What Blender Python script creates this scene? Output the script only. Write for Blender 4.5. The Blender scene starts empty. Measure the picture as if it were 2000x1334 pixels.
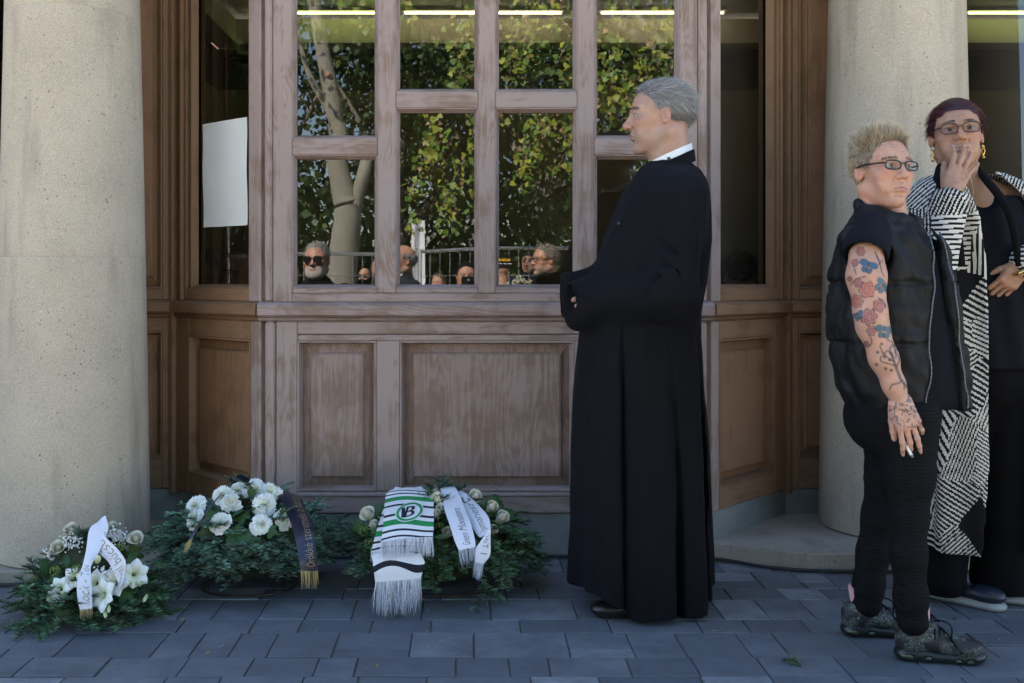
import bpy, bmesh, math, random
import numpy as np
from mathutils import Matrix, Vector
random.seed(7)
RNG = np.random.default_rng(11)
SC = bpy.context.scene
COL = SC.collection
rad = math.radians
# ------------------------------------------------------------------ camera
CAM_D, CAM_H, FPX = 4.2, 1.157, 1953.0
cam = bpy.data.cameras.new('camera'); CAMO = bpy.data.objects.new('camera', cam); COL.objects.link(CAMO)
CAMO.location = (0, -CAM_D, CAM_H); CAMO.rotation_euler = (rad(90), 0, 0)
cam.sensor_width = 36; cam.lens = FPX / 2000 * 36
cam.shift_x = 0.0425; cam.shift_y = -0.0585
cam.clip_start = 0.02; cam.clip_end = 500
SC.camera = CAMO
# ------------------------------------------------------------------ world, sun
SUN = Vector((-0.36, 0.60, 0.714)).normalized()
W = bpy.data.worlds.new('World'); SC.world = W; W.use_nodes = True
wn = W.node_tree; wn.nodes.clear()
sky = wn.nodes.new('ShaderNodeTexSky'); sky.sky_type = 'NISHITA'; sky.sun_disc = False
sky.sun_elevation = math.asin(SUN.z); sky.sun_rotation = math.atan2(SUN.x, SUN.y)
sky.air_density = 1.0; sky.dust_density = 0.6; sky.ozone_density = 1.0
bg = wn.nodes.new('ShaderNodeBackground'); bg.inputs['Strength'].default_value = 0.088
wo = wn.nodes.new('ShaderNodeOutputWorld')
wn.links.new(sky.outputs[0], bg.inputs[0]); wn.links.new(bg.outputs[0], wo.inputs[0])
sl = bpy.data.lights.new('sun', 'SUN'); SUNO = bpy.data.objects.new('sun', sl); COL.objects.link(SUNO)
sl.energy = 5.0; sl.angle = rad(0.53); sl.color = (1.0, 0.93, 0.82)
SUNO.rotation_euler = (-SUN).to_track_quat('-Z', 'Y').to_euler(); SUNO.location = (-8, 12, 16)
SC.view_settings.view_transform = 'Standard'; SC.view_settings.look = 'None'
SC.view_settings.exposure = 2.62; SC.view_settings.gamma = 1.0
SC.render.engine = 'CYCLES'
SC.cycles.use_denoising = True
SC.cycles.max_bounces = 8; SC.cycles.diffuse_bounces = 4; SC.cycles.glossy_bounces = 4
SC.cycles.transparent_max_bounces = 10; SC.cycles.caustics_reflective = False; SC.cycles.caustics_refractive = False
SC.cycles.sample_clamp_indirect = 6

# ------------------------------------------------------------------ helpers
def at(px, py, y):
    """world point seen at photo pixel (px,py) standing at world depth y"""
    Z = y + CAM_D
    return np.array([(px - 915) / FPX * Z, y, CAM_H + (550 - py) / FPX * Z])

def mk(name, V, F, mat=None, parent=None, smooth=False, col=None, uv=None, loc=None, rotz=0.0):
    V = np.asarray(V, np.float32)
    me = bpy.data.meshes.new(name)
    if isinstance(F, np.ndarray):
        m, k = F.shape
        me.vertices.add(len(V)); me.vertices.foreach_set('co', V.ravel())
        me.loops.add(m * k); me.loops.foreach_set('vertex_index', F.astype(np.int32).ravel())
        me.polygons.add(m)
        me.polygons.foreach_set('loop_start', np.arange(0, m * k, k, dtype=np.int32))
        me.update(calc_edges=True)
    else:
        me.from_pydata(V.tolist(), [], F)
    if smooth:
        me.polygons.foreach_set('use_smooth', np.ones(len(me.polygons), bool))
    if col is not None:
        a = me.color_attributes.new('Col', 'FLOAT_COLOR', 'POINT')
        c = np.ones((len(V), 4), np.float32); c[:, :3] = col
        a.data.foreach_set('color', c.ravel())
    if uv is not None:
        ul = me.uv_layers.new(name='UVMap'); li = np.zeros(len(me.loops), np.int32)
        me.loops.foreach_get('vertex_index', li)
        ul.data.foreach_set('uv', np.asarray(uv, np.float32)[li].ravel())
    me.update()
    if mat: 
        for mm in (mat if isinstance(mat, (list, tuple)) else [mat]): me.materials.append(mm)
    o = bpy.data.objects.new(name, me); COL.objects.link(o)
    if loc is not None: o.location = loc
    if rotz: o.rotation_euler = (0, 0, rotz)
    if parent is not None: o.parent = parent
    return o

def thing(name, label, cat, loc=(0, 0, 0), group=None, kind=None):
    o = bpy.data.objects.new(name, None); COL.objects.link(o); o.location = loc
    o.empty_display_size = 0.1
    return tag(o, label, cat, group, kind)

def tag(o, label=None, cat=None, group=None, kind=None):
    if label: o['label'] = label
    if cat: o['category'] = cat
    if group: o['group'] = group
    if kind: o['kind'] = kind
    return o

def join(*parts):
    """concatenate (V,F[,C]) mesh arrays (quads or tris arrays padded to lists)"""
    Vs, Fs, Cs, n = [], [], [], 0
    for p in parts:
        V, F = np.asarray(p[0]), np.asarray(p[1])
        Vs.append(V); Fs.append(F + n); n += len(V)
        if len(p) > 2: Cs.append(np.broadcast_to(np.asarray(p[2], float), (len(V), 3)))
    V = np.concatenate(Vs)
    F = np.concatenate(Fs)
    return (V, F, np.concatenate(Cs)) if Cs else (V, F)

def box_vf(x0, x1, y0, y1, z0, z1):
    V = [(x, y, z) for x in (x0, x1) for y in (y0, y1) for z in (z0, z1)]
    F = [(0, 1, 3, 2), (4, 6, 7, 5), (0, 4, 5, 1), (2, 3, 7, 6), (0, 2, 6, 4), (1, 5, 7, 3)]
    return np.array(V, float), np.array(F)

def bbox_obj(name, x0, x1, y0, y1, z0, z1, mat, parent=None, bev=0.004, seg=1, loc=None, rotz=0):
    bm = bmesh.new()
    V, F = box_vf(x0, x1, y0, y1, z0, z1)
    vs = [bm.verts.new(v) for v in V]
    for f in F: bm.faces.new([vs[i] for i in f])
    if bev: bmesh.ops.bevel(bm, geom=bm.edges[:], offset=bev, segments=seg, profile=0.6, affect='EDGES')
    bmesh.ops.recalc_face_normals(bm, faces=bm.faces[:])
    me = bpy.data.meshes.new(name); bm.to_mesh(me); bm.free(); me.materials.append(mat)
    o = bpy.data.objects.new(name, me); COL.objects.link(o)
    if loc is not None: o.location = loc
    if rotz: o.rotation_euler = (0, 0, rotz)
    if parent is not None: o.parent = parent
    return o

def extr(name, prof, x0, x1, axis, mat, parent, loc=None, rotz=0):
    """extrude closed profile [(a,b)]: axis 'x': a=y,b=z ; axis 'z': a=x,b=y"""
    n = len(prof); V = []
    for t in (x0, x1):
        for a, b in prof: V.append((t, a, b) if axis == 'x' else (a, b, t))
    F = [[i, (i + 1) % n, n + (i + 1) % n, n + i] for i in range(n)]
    F += [list(range(n))[::-1], list(range(n, 2 * n))]
    o = mk(name, V, F, mat, parent, loc=loc, rotz=rotz)
    bm = bmesh.new(); bm.from_mesh(o.data); bmesh.ops.recalc_face_normals(bm, faces=bm.faces[:]); bm.to_mesh(o.data); bm.free()
    return o

def tube(pts, r, seg=6, closed=False):
    pts = np.asarray(pts, float); n = len(pts)
    rr = np.broadcast_to(np.asarray(r, float), (n,))
    T = np.gradient(pts, axis=0) if not closed else (np.roll(pts, -1, 0) - np.roll(pts, 1, 0))
    T /= np.linalg.norm(T, axis=1)[:, None] + 1e-9
    up = np.array([0, 0, 1.0]); V = []
    A = np.cross(T, up); bad = np.linalg.norm(A, axis=1) < 0.2
    A[bad] = np.cross(T[bad], np.array([0, 1.0, 0])); A /= np.linalg.norm(A, axis=1)[:, None]
    B = np.cross(T, A)
    ang = np.arange(seg) * 2 * np.pi / seg
    V = pts[:, None] + rr[:, None, None] * (np.cos(ang)[None, :, None] * A[:, None] + np.sin(ang)[None, :, None] * B[:, None])
    V = V.reshape(-1, 3); F = []
    for i in range(n if closed else n - 1):
        j = (i + 1) % n
        for k in range(seg):
            l = (k + 1) % seg
            F.append((i * seg + k, i * seg + l, j * seg + l, j * seg + k))
    if not closed:
        for e in (0, n - 1):
            b = e * seg
            for k in range(1, seg - 1, 2): F.append((b, b + k, b + k + 1, b + min(k + 2, seg - 1)) if k + 2 < seg else (b, b + k, b + k + 1, b + k + 1))
        F = [f for f in F]
    F = np.array(F)
    # repair degenerate quads
    bad = F[:, 2] == F[:, 3]
    if bad.any(): F = F[~bad]
    return V, F

def spline(pts, n):
    """Catmull-Rom resample"""
    p = np.asarray(pts, float); p = np.vstack([2 * p[0] - p[1], p, 2 * p[-1] - p[-2]])
    m = len(p) - 3; out = []
    for s in np.linspace(0, m - 1e-6, n):
        i = int(s); t = s - i; a, b, c, d = p[i:i + 4]
        out.append(0.5 * ((2 * b) + (-a + c) * t + (2 * a - 5 * b + 4 * c - d) * t * t + (-a + 3 * b - 3 * c + d) * t ** 3))
    return np.array(out)

_LAT = np.random.default_rng(3).random((32, 32, 32)).astype(np.float32)
def vnoise(P, scale, off=0.0):
    p = np.asarray(P, float) * scale + off + 100.0; i = np.floor(p).astype(int); f = p - i; f = f * f * (3 - 2 * f)
    r = 0
    for dx in (0, 1):
        for dy in (0, 1):
            for dz in (0, 1):
                w = (f[:, 0] if dx else 1 - f[:, 0]) * (f[:, 1] if dy else 1 - f[:, 1]) * (f[:, 2] if dz else 1 - f[:, 2])
                r = r + w * _LAT[(i[:, 0] + dx) % 32, (i[:, 1] + dy) % 32, (i[:, 2] + dz) % 32]
    return r

def sstep(a, b, x):
    t = np.clip((x - a) / (b - a), 0, 1); return t * t * (3 - 2 * t)

# ------------------------------------------------------------------ signed distance modelling
class Sdf:
    def __init__(s, lo, hi, h):
        s.lo = np.array(lo, float); s.h = h
        n = np.ceil((np.array(hi) - s.lo) / h).astype(int) + 1
        s.ax = [s.lo[i] + h * np.arange(n[i]) for i in range(3)]
        s.D = np.full(n, 0.5, np.float32)
    def put(s, f, lo, hi, k=0.01, sub=False):
        m = 2 * k + 3 * s.h; sl = []
        for i in range(3):
            a = np.searchsorted(s.ax[i], lo[i] - m); b = np.searchsorted(s.ax[i], hi[i] + m)
            if b <= a: return s
            sl.append(slice(a, b))
        sl = tuple(sl)
        X = s.ax[0][sl[0]][:, None, None]; Y = s.ax[1][sl[1]][None, :, None]; Z = s.ax[2][sl[2]][None, None, :]
        d = f(X, Y, Z); D = s.D[sl]
        a = -D if sub else D
        h = np.clip(0.5 + 0.5 * (d - a) / k, 0, 1)
        r = d + (a - d) * h - k * h * (1 - h)
        s.D[sl] = -r if sub else r
        return s
    def cap(s, a, b, ra, rb=None, k=0.01, sub=False, sq=(1, 1, 1)):
        rb = ra if rb is None else rb
        a = np.asarray(a, float); b = np.asarray(b, float); ba = b - a; bb = max(ba @ ba, 1e-9); R = max(ra, rb)
        def f(X, Y, Z):
            x, y, z = X - a[0], Y - a[1], Z - a[2]
            t = np.clip((x * ba[0] + y * ba[1] + z * ba[2]) / bb, 0, 1)
            return np.sqrt(((x - t * ba[0]) / sq[0]) ** 2 + ((y - t * ba[1]) / sq[1]) ** 2 + ((z - t * ba[2]) / sq[2]) ** 2) - (ra + (rb - ra) * t)
        Q = R * np.array(sq)
        return s.put(f, np.minimum(a, b) - Q, np.maximum(a, b) + Q, k, sub)
    def ell(s, c, r, k=0.01, sub=False, M=None):
        c = np.asarray(c, float); r = np.asarray(r, float) * np.ones(3)
        def f(X, Y, Z):
            x, y, z = X - c[0], Y - c[1], Z - c[2]
            if M is not None:
                x, y, z = [M[0][i] * x + M[1][i] * y + M[2][i] * z for i in range(3)]
            k0 = np.sqrt((x / r[0]) ** 2 + (y / r[1]) ** 2 + (z / r[2]) ** 2)
            k1 = np.sqrt((x / r[0] ** 2) ** 2 + (y / r[1] ** 2) ** 2 + (z / r[2] ** 2) ** 2) + 1e-6
            return k0 * (k0 - 1) / k1
        R = r.max() if M is not None else r
        return s.put(f, c - R, c + R, k, sub)
    def chain(s, pts, rs, k=0.01):
        for i in range(len(pts) - 1): s.cap(pts[i], pts[i + 1], rs[i], rs[i + 1], k)
        return s
    def mesh(s):
        D = s.D; ins = D < 0
        c = [ins[i:D.shape[0] - 1 + i, j:D.shape[1] - 1 + j, k:D.shape[2] - 1 + k] for i in (0, 1) for j in (0, 1) for k in (0, 1)]
        cnt = sum(x.astype(np.int8) for x in c)
        I, J, K = np.nonzero((cnt > 0) & (cnt < 8))
        vals = np.stack([D[I + i, J + j, K + k] for i in (0, 1) for j in (0, 1) for k in (0, 1)], 1)
        cor = np.array([(i, j, k) for i in (0, 1) for j in (0, 1) for k in (0, 1)], float)
        acc = np.zeros((len(I), 3)); n = np.zeros(len(I))
        for a in range(8):
            for b in range(a + 1, 8):
                if np.abs(cor[a] - cor[b]).sum() != 1: continue
                va, vb = vals[:, a], vals[:, b]; m = (va < 0) != (vb < 0)
                t = np.where(m, va / np.where(va - vb == 0, 1, va - vb), 0)
                acc += np.where(m[:, None], cor[a] + t[:, None] * (cor[b] - cor[a]), 0); n += m
        V = s.lo + s.h * (np.stack([I, J, K], 1) + acc / n[:, None])
        ID = np.full(np.array(D.shape) - 1, -1, np.int32); ID[I, J, K] = np.arange(len(I))
        Fs = []
        for ax in range(3):
            o1, o2 = [(1, 2), (2, 0), (0, 1)][ax]
            a = [slice(None)] * 3; b = [slice(None)] * 3; a[ax] = slice(0, -1); b[ax] = slice(1, None)
            A = ins[tuple(a)]; B = ins[tuple(b)]
            E = np.nonzero(A != B); e = np.stack(E, 1)
            ok = (e[:, o1] > 0) & (e[:, o2] > 0) & (e[:, o1] < D.shape[o1] - 1) & (e[:, o2] < D.shape[o2] - 1)
            e = e[ok]; inside = A[tuple(e.T)]
            def idx(d1, d2):
                q = e.copy(); q[:, o1] -= d1; q[:, o2] -= d2; return ID[tuple(q.T)]
            q = np.stack([idx(1, 1), idx(0, 1), idx(0, 0), idx(1, 0)], 1)
            q[~inside] = q[~inside][:, ::-1]; Fs.append(q)
        F = np.concatenate(Fs); F = F[(F >= 0).all(1)]
        return V, F

def relax(V, F, it=2, lam=0.5):
    n = len(V); E = np.concatenate([F[:, [i, (i + 1) % 4]] for i in range(4)])
    deg = np.bincount(E.ravel(), minlength=n).astype(float) + 1e-9
    for _ in range(it):
        S = np.zeros_like(V)
        for d in range(3):
            S[:, d] = np.bincount(E[:, 0], V[E[:, 1], d], n) + np.bincount(E[:, 1], V[E[:, 0], d], n)
        V = V + lam * (S / deg[:, None] - V)
    return V

def vnormals(V, F):
    N = np.cross(V[F[:, 2]] - V[F[:, 0]], V[F[:, 3]] - V[F[:, 1]]); out = np.zeros_like(V)
    for i in range(4):
        for d in range(3): out[:, d] += np.bincount(F[:, i], N[:, d], len(V))
    return out / (np.linalg.norm(out, axis=1)[:, None] + 1e-12)

# ------------------------------------------------------------------ materials
def nd(nt, typ, ins=None, **at_):
    n = nt.nodes.new('ShaderNode' + typ)
    for k, v in at_.items(): setattr(n, k, v)
    for k, v in (ins or {}).items():
        if isinstance(v, bpy.types.NodeSocket): nt.links.new(v, n.inputs[k])
        else: n.inputs[k].default_value = v
    return n
def newmat(name):
    m = bpy.data.materials.new(name); m.use_nodes = True; nt = m.node_tree
    return m, nt, nt.nodes['Principled BSDF']
def c4(c): return (c[0], c[1], c[2], 1.0)
def ramp(nt, fac, stops, interp='LINEAR'):
    r = nd(nt, 'ValToRGB', {'Fac': fac}); r.color_ramp.interpolation = interp
    e = r.color_ramp.elements
    while len(e) < len(stops): e.new(0.5)
    for i, (p, c) in enumerate(stops):
        e[i].position = p; e[i].color = c4(c) if len(c) == 3 else c
    return r.outputs['Color']
def mixc(nt, fac, a, b, mode='MIX'):
    n = nd(nt, 'Mix', data_type='RGBA', blend_type=mode)
    for i, v in ((0, fac), (6, a), (7, b)):
        if isinstance(v, bpy.types.NodeSocket): nt.links.new(v, n.inputs[i])
        else: n.inputs[i].default_value = c4(v) if i and len(v) == 3 else v
    return n.outputs[2]
def math_(nt, op, a, b=0.0, c=0.0):
    n = nd(nt, 'Math', operation=op)
    for i, v in enumerate((a, b, c)):
        if isinstance(v, bpy.types.NodeSocket): nt.links.new(v, n.inputs[i])
        else: n.inputs[i].default_value = v
    return n.outputs[0]
def bump(nt, bs, h, strength=0.3, dist=0.002):
    b = nd(nt, 'Bump', {'Height': h, 'Strength': strength, 'Distance': dist}); nt.links.new(b.outputs[0], bs.inputs['Normal'])
def objco(nt, scale=(1, 1, 1), rnd=True):
    tc = nd(nt, 'TexCoord'); v = tc.outputs['Object']
    if rnd:
        oi = nd(nt, 'ObjectInfo'); m = nd(nt, 'VectorMath', {0: v}, operation='ADD')
        s = nd(nt, 'Vector' + 'Math', {0: (7.3, 3.1, 5.7)}, operation='SCALE'); nt.links.new(oi.outputs['Random'], s.inputs['Scale'])
        nt.links.new(s.outputs[0], m.inputs[1]); v = m.outputs[0]
    mp = nd(nt, 'Mapping', {'Vector': v, 'Scale': scale}); return mp.outputs[0]
def noise(nt, vec, scale, detail=4, rough=0.55, dist=0.0):
    return nd(nt, 'TexNoise', {'Vector': vec, 'Scale': scale, 'Detail': detail, 'Roughness': rough, 'Distortion': dist}).outputs['Fac']

def plain(name, col, rough=0.6, var=0.15, nscale=30, bmp=0.0, metal=0.0, spec=0.5, sheen=0.0):
    m, nt, b = newmat(name)
    v = objco(nt); n = noise(nt, v, nscale, 5)
    c0 = [x * (1 - var) for x in col]; c1 = [min(1, x * (1 + var)) for x in col]
    nt.links.new(ramp(nt, n, [(0.3, c0), (0.7, c1)]), b.inputs['Base Color'])
    b.inputs['Roughness'].default_value = rough; b.inputs['Metallic'].default_value = metal
    b.inputs['Specular IOR Level'].default_value = spec
    if sheen: b.inputs['Sheen Weight'].default_value = sheen; b.inputs['Sheen Roughness'].default_value = 0.4
    if bmp: bump(nt, b, n, bmp, 0.003)
    return m
def vcol(name, rough=0.6, spec=0.5, sss=0.0, bmp=0.0, nscale=200, sheen=0.0, metal=0.0):
    m, nt, b = newmat(name)
    a = nd(nt, 'VertexColor', layer_name='Col'); nt.links.new(a.outputs['Color'], b.inputs['Base Color'])
    b.inputs['Roughness'].default_value = rough; b.inputs['Specular IOR Level'].default_value = spec
    b.inputs['Metallic'].default_value = metal
    if sss:
        b.inputs['Subsurface Weight'].default_value = sss; b.inputs['Subsurface Radius'].default_value = (0.012, 0.005, 0.003)
        b.inputs['Subsurface Scale'].default_value = 0.6
    if sheen: b.inputs['Sheen Weight'].default_value = sheen
    if bmp: bump(nt, b, noise(nt, objco(nt, rnd=False), nscale, 4), bmp, 0.002)
    return m

def wood(name, vert, paint, worn, bare, wear=0.5):
    m, nt, b = newmat(name)
    st = (1, 1, 0.055) if vert else (0.055, 1, 1)
    v = objco(nt, st)
    v2 = objco(nt, (1, 1, 0.16) if vert else (0.16, 1, 1))
    fine = noise(nt, v, 190, 6, 0.65)
    streak = noise(nt, v, 45, 5, 0.6, 0.4)
    cath = noise(nt, v2, 7.0, 2, 0.4, 0.3)
    rings = math_(nt, 'SINE', math_(nt, 'MULTIPLY', cath, 150.0))
    rings = math_(nt, 'MULTIPLY_ADD', rings, 0.5, 0.5)
    patch = noise(nt, objco(nt), 5.5, 4, 0.6)
    gr = math_(nt, 'MULTIPLY_ADD', rings, 0.17, math_(nt, 'MULTIPLY', streak, 0.90))
    gr = math_(nt, 'ADD', gr, math_(nt, 'MULTIPLY', fine, 0.35))
    w = math_(nt, 'ADD', gr, math_(nt, 'MULTIPLY_ADD', patch, 1.5, -0.75 - 0.1 + wear * 0.25))
    f1 = nd(nt, 'MapRange', {'Value': w, 'From Min': 0.70, 'From Max': 1.02}).outputs[0]
    f2 = nd(nt, 'MapRange', {'Value': w, 'From Min': 1.12, 'From Max': 1.26}).outputs[0]
    tone = noise(nt, objco(nt), 1.7, 3)
    pc = mixc(nt, tone, [x * 0.86 for x in paint], [min(1, x * 1.14) for x in paint])
    c = mixc(nt, math_(nt, 'MULTIPLY', f1, 0.75), pc, worn)
    c = mixc(nt, math_(nt, 'MULTIPLY', f2, 0.8), c, bare)
    fl = noise(nt, v, 70, 3, 0.5)   # small pale chips
    chip = nd(nt, 'MapRange', {'Value': math_(nt, 'ADD', fl, math_(nt, 'MULTIPLY', patch, 0.35)), 'From Min': 0.95, 'From Max': 0.99}).outputs[0]
    c = mixc(nt, math_(nt, 'MULTIPLY', chip, 0.5), c, (0.42, 0.38, 0.36))
    nt.links.new(c, b.inputs['Base Color'])
    b.inputs['Roughness'].default_value = 0.62; b.inputs['Specular IOR Level'].default_value = 0.35
    hgt = math_(nt, 'SUBTRACT', math_(nt, 'MULTIPLY', chip, 0.3), math_(nt, 'MULTIPLY', w, 0.8))
    bump(nt, b, hgt, 0.45, 0.0022)
    return m
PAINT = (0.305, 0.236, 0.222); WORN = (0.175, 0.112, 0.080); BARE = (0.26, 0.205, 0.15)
PAINT_SHADED = (0.232, 0.134, 0.078); WORN_SHADED = (0.155, 0.078, 0.036); BARE_SHADED = (0.19, 0.125, 0.08)  # less bleached side paint; shade and warm bounce light also put into its colour
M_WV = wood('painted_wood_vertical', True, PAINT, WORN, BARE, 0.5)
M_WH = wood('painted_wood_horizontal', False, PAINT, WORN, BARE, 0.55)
M_SV = wood('shaded_brown_wood_vertical', True, PAINT_SHADED, WORN_SHADED, BARE_SHADED, 0.15)
M_SH = wood('shaded_brown_wood_horizontal', False, PAINT_SHADED, WORN_SHADED, BARE_SHADED, 0.2)
M_PANEL = wood('weathered_panel_wood', True, (0.285, 0.212, 0.192), (0.165, 0.105, 0.074), (0.20, 0.15, 0.105), 1.15)
M_PANELS = wood('shaded_brown_panel_wood', True, (0.245, 0.135, 0.075), (0.155, 0.08, 0.04), BARE_SHADED, 0.35)  # side panels: recess shade and warm bounce mixed into the brown

def stone(name, base, dark, pit=1.0):
    m, nt, b = newmat(name); v = objco(nt)
    n1 = noise(nt, v, 3.0, 6, 0.65); n2 = noise(nt, v, 170, 4, 0.7); n3 = noise(nt, objco(nt, (1, 1, 0.12)), 9, 5, 0.6)
    c = mixc(nt, n1, [x * 0.62 for x in base], [x * 1.22 for x in base])
    c = mixc(nt, nd(nt, 'MapRange', {'Value': n2, 'From Min': 0.50, 'From Max': 0.72}).outputs[0], c, [x * 1.27 for x in base])
    c = mixc(nt, nd(nt, 'MapRange', {'Value': n2, 'From Min': 0.42, 'From Max': 0.22}).outputs[0], c, dark)
    st = nd(nt, 'MapRange', {'Value': n3, 'From Min': 0.54, 'From Max': 0.75}).outputs[0]
    c = mixc(nt, math_(nt, 'MULTIPLY', st, 0.7), c, [x * 0.52 for x in base])
    vo = nd(nt, 'TexVoronoi', {'Vector': v, 'Scale': 42.0}, feature='F1').outputs['Distance']
    gate = noise(nt, v, 13, 2)
    pits = nd(nt, 'MapRange', {'Value': math_(nt, 'SUBTRACT', vo, math_(nt, 'MULTIPLY_ADD', gate, 0.5, -0.20)), 'From Min': 0.07, 'From Max': 0.02}).outputs[0]
    c = mixc(nt, math_(nt, 'MULTIPLY', pits, 0.75 * pit), c, dark)
    nt.links.new(c, b.inputs['Base Color']); b.inputs['Roughness'].default_value = 0.9
    b.inputs['Specular IOR Level'].default_value = 0.25
    bump(nt, b, math_(nt, 'SUBTRACT', n2, math_(nt, 'MULTIPLY', pits, 0.8)), 0.35, 0.003)
    return m
M_STONE = stone('column_limestone', (0.475, 0.415, 0.335), (0.16, 0.14, 0.115))
M_SLAB = stone('step_concrete', (0.36, 0.315, 0.26), (0.13, 0.11, 0.09), 0.8)

def paver_mat():
    m, nt, b = newmat('paver_stone'); v = objco(nt)
    oi = nd(nt, 'ObjectInfo')
    n1 = noise(nt, v, 7, 5, 0.6); n2 = noise(nt, v, 260, 3, 0.7)
    c = ramp(nt, oi.outputs['Random'], [(0.0, (0.095, 0.110, 0.134)), (0.4, (0.132, 0.148, 0.172)), (0.85, (0.165, 0.182, 0.208)), (1.0, (0.25, 0.268, 0.30))])
    c = mixc(nt, nd(nt, 'MapRange', {'Value': n1, 'From Min': 0.35, 'From Max': 0.7}).outputs[0], c, mixc(nt, 0.8, c, (0.078, 0.085, 0.095)))
    c = mixc(nt, nd(nt, 'MapRange', {'Value': n2, 'From Min': 0.60, 'From Max': 0.75}).outputs[0], c, (0.22, 0.225, 0.23))
    n4 = noise(nt, v, 33, 4, 0.7)
    c = mixc(nt, nd(nt, 'MapRange', {'Value': n4, 'From Min': 0.62, 'From Max': 0.8}).outputs[0], c, (0.20, 0.205, 0.21))
    nt.links.new(c, b.inputs['Base Color'])
    nt.links.new(nd(nt, 'MapRange', {'Value': n1, 'To Min': 0.5, 'To Max': 0.8}).outputs[0], b.inputs['Roughness'])
    bump(nt, b, math_(nt, 'ADD', n2, math_(nt, 'MULTIPLY_ADD', n1, 2.0, n4)), 0.6, 0.0028)
    return m
M_PAVER = paver_mat()
def joint_mat():
    m, nt, b = newmat('joint_sand'); v = objco(nt, rnd=False)
    c = ramp(nt, noise(nt, v, 5, 4, 0.6), [(0.40, (0.09, 0.084, 0.074)), (0.58, (0.14, 0.127, 0.104)), (0.68, (0.05, 0.08, 0.022))])
    nt.links.new(c, b.inputs['Base Color']); b.inputs['Roughness'].default_value = 1.0
    bump(nt, b, noise(nt, v, 300, 3), 0.6, 0.004); return m
M_JOINT = joint_mat()
M_ZINC = plain('zinc_flashing', (0.235, 0.27, 0.275), 0.5, 0.18, 9, 0.1, 0.35)
M_GRAVEL = plain('courtyard_gravel', (0.46, 0.40, 0.31), 0.95, 0.3, 60, 0.5)
M_PLASTER = plain('pale_plaster', (0.55, 0.50, 0.42), 0.9, 0.06, 6, 0.1)
M_ROOF = plain('roof_sheet', (0.16, 0.10, 0.08), 0.8, 0.2, 10)
def glass_mat(name, ior, tint):
    m, nt, b = newmat(name); nt.nodes.remove(b); out = nt.nodes['Material Output']
    tr = nd(nt, 'BsdfTransparent', {'Color': c4(tint)}); gl = nd(nt, 'BsdfGlossy', {'Roughness': 0.004, 'Color': (1, 1, 1, 1)})
    fr = nd(nt, 'Fresnel', {'IOR': ior})
    w = nd(nt, 'Bump', {'Height': noise(nt, objco(nt), 1.8, 0), 'Strength': 0.012, 'Distance': 0.05})
    nt.links.new(w.outputs[0], gl.inputs['Normal'])
    mx = nd(nt, 'MixShader'); nt.links.new(fr.outputs[0], mx.inputs[0]); nt.links.new(tr.outputs[0], mx.inputs[1]); nt.links.new(gl.outputs[0], mx.inputs[2])
    nt.links.new(mx.outputs[0], out.inputs[0]); return m
M_GLASS = glass_mat('window_glass', 1.82, (0.72, 0.72, 0.66))
M_LENS = glass_mat('spectacle_lens', 1.12, (0.93, 0.93, 0.92))
M_SKIN = vcol('skin', 0.48, 0.45, 0.10, 0.3, 330)
M_HAIR = vcol('hair', 0.45, 0.4)
M_VC = vcol('painted_by_vertex', 0.65, 0.3)
M_LEAF = vcol('leaf', 0.5, 0.35)
M_EYE = vcol('eye', 0.15, 0.5)
def cloth(name, col, rough=0.9, weave=900, b_=0.25, sheen=0.25, fold=0.0, spec=0.12):
    m, nt, b = newmat(name); v = objco(nt, rnd=False)
    n = noise(nt, v, 14, 5, 0.6); wv = noise(nt, v, weave, 2)
    c = mixc(nt, n, [x * 0.7 for x in col], [x * 1.35 for x in col])
    nt.links.new(c, b.inputs['Base Color']); b.inputs['Roughness'].default_value = rough
    b.inputs['Sheen Weight'].default_value = sheen; b.inputs['Sheen Roughness'].default_value = 0.5
    b.inputs['Sheen Tint'].default_value = (0.5, 0.6, 1, 1) if sheen else (1, 1, 1, 1)
    b.inputs['Specular IOR Level'].default_value = spec
    bump(nt, b, math_(nt, 'ADD', math_(nt, 'MULTIPLY', wv, 0.25), math_(nt, 'MULTIPLY_ADD', noise(nt, v, 6, 3, 0.5, 0.6), fold, math_(nt, 'MULTIPLY', noise(nt, objco(nt, (1, 1, .5), False), 34, 3, 0.5, 1.2), fold * .35))), b_, 0.01)
    return m
M_CASSOCK = cloth('black_wool', (0.0046, 0.0049, 0.0066), 0.8, 700, 0.4, 0.02, 1.8)
M_BLACK = cloth('black_cotton', (0.0034, 0.0034, 0.0042), 0.9, 700, 0.3, 0.012, 1.5)
M_NAVY = cloth('navy_black_jersey', (0.0045, 0.0055, 0.009), 0.8, 700, 0.3, 0.015, 1.2)
M_NYLON = cloth('black_nylon', (0.0045, 0.005, 0.0065), 0.55, 900, 0.35, 0.0, 1.8, 0.25)
M_WHITEC = cloth('white_cotton', (0.72, 0.74, 0.78), 0.8, 700, 0.2, 0.0, 0.3)
M_BLKPL = plain('black_plastic', (0.012, 0.012, 0.014), 0.3, 0.1)
M_LEATHER = plain('black_leather', (0.012, 0.011, 0.011), 0.28, 0.2, 60, 0.1)
M_GOLD = plain('gold', (0.80, 0.52, 0.16), 0.22, 0.1, 30, 0, 1.0)
M_STEEL = plain('galvanised_steel', (0.62, 0.65, 0.67), 0.35, 0.1, 30, 0, 0.6)
M_PAPER = plain('white_paper', (0.70, 0.73, 0.74), 0.85, 0.03, 12, 0.05)
M_RUBBER = plain('black_rubber', (0.012, 0.012, 0.013), 0.55, 0.2)
# ================================================================== the setting
def struct(o): o['kind'] = 'structure'; return o
COURT = -0.40
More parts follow.
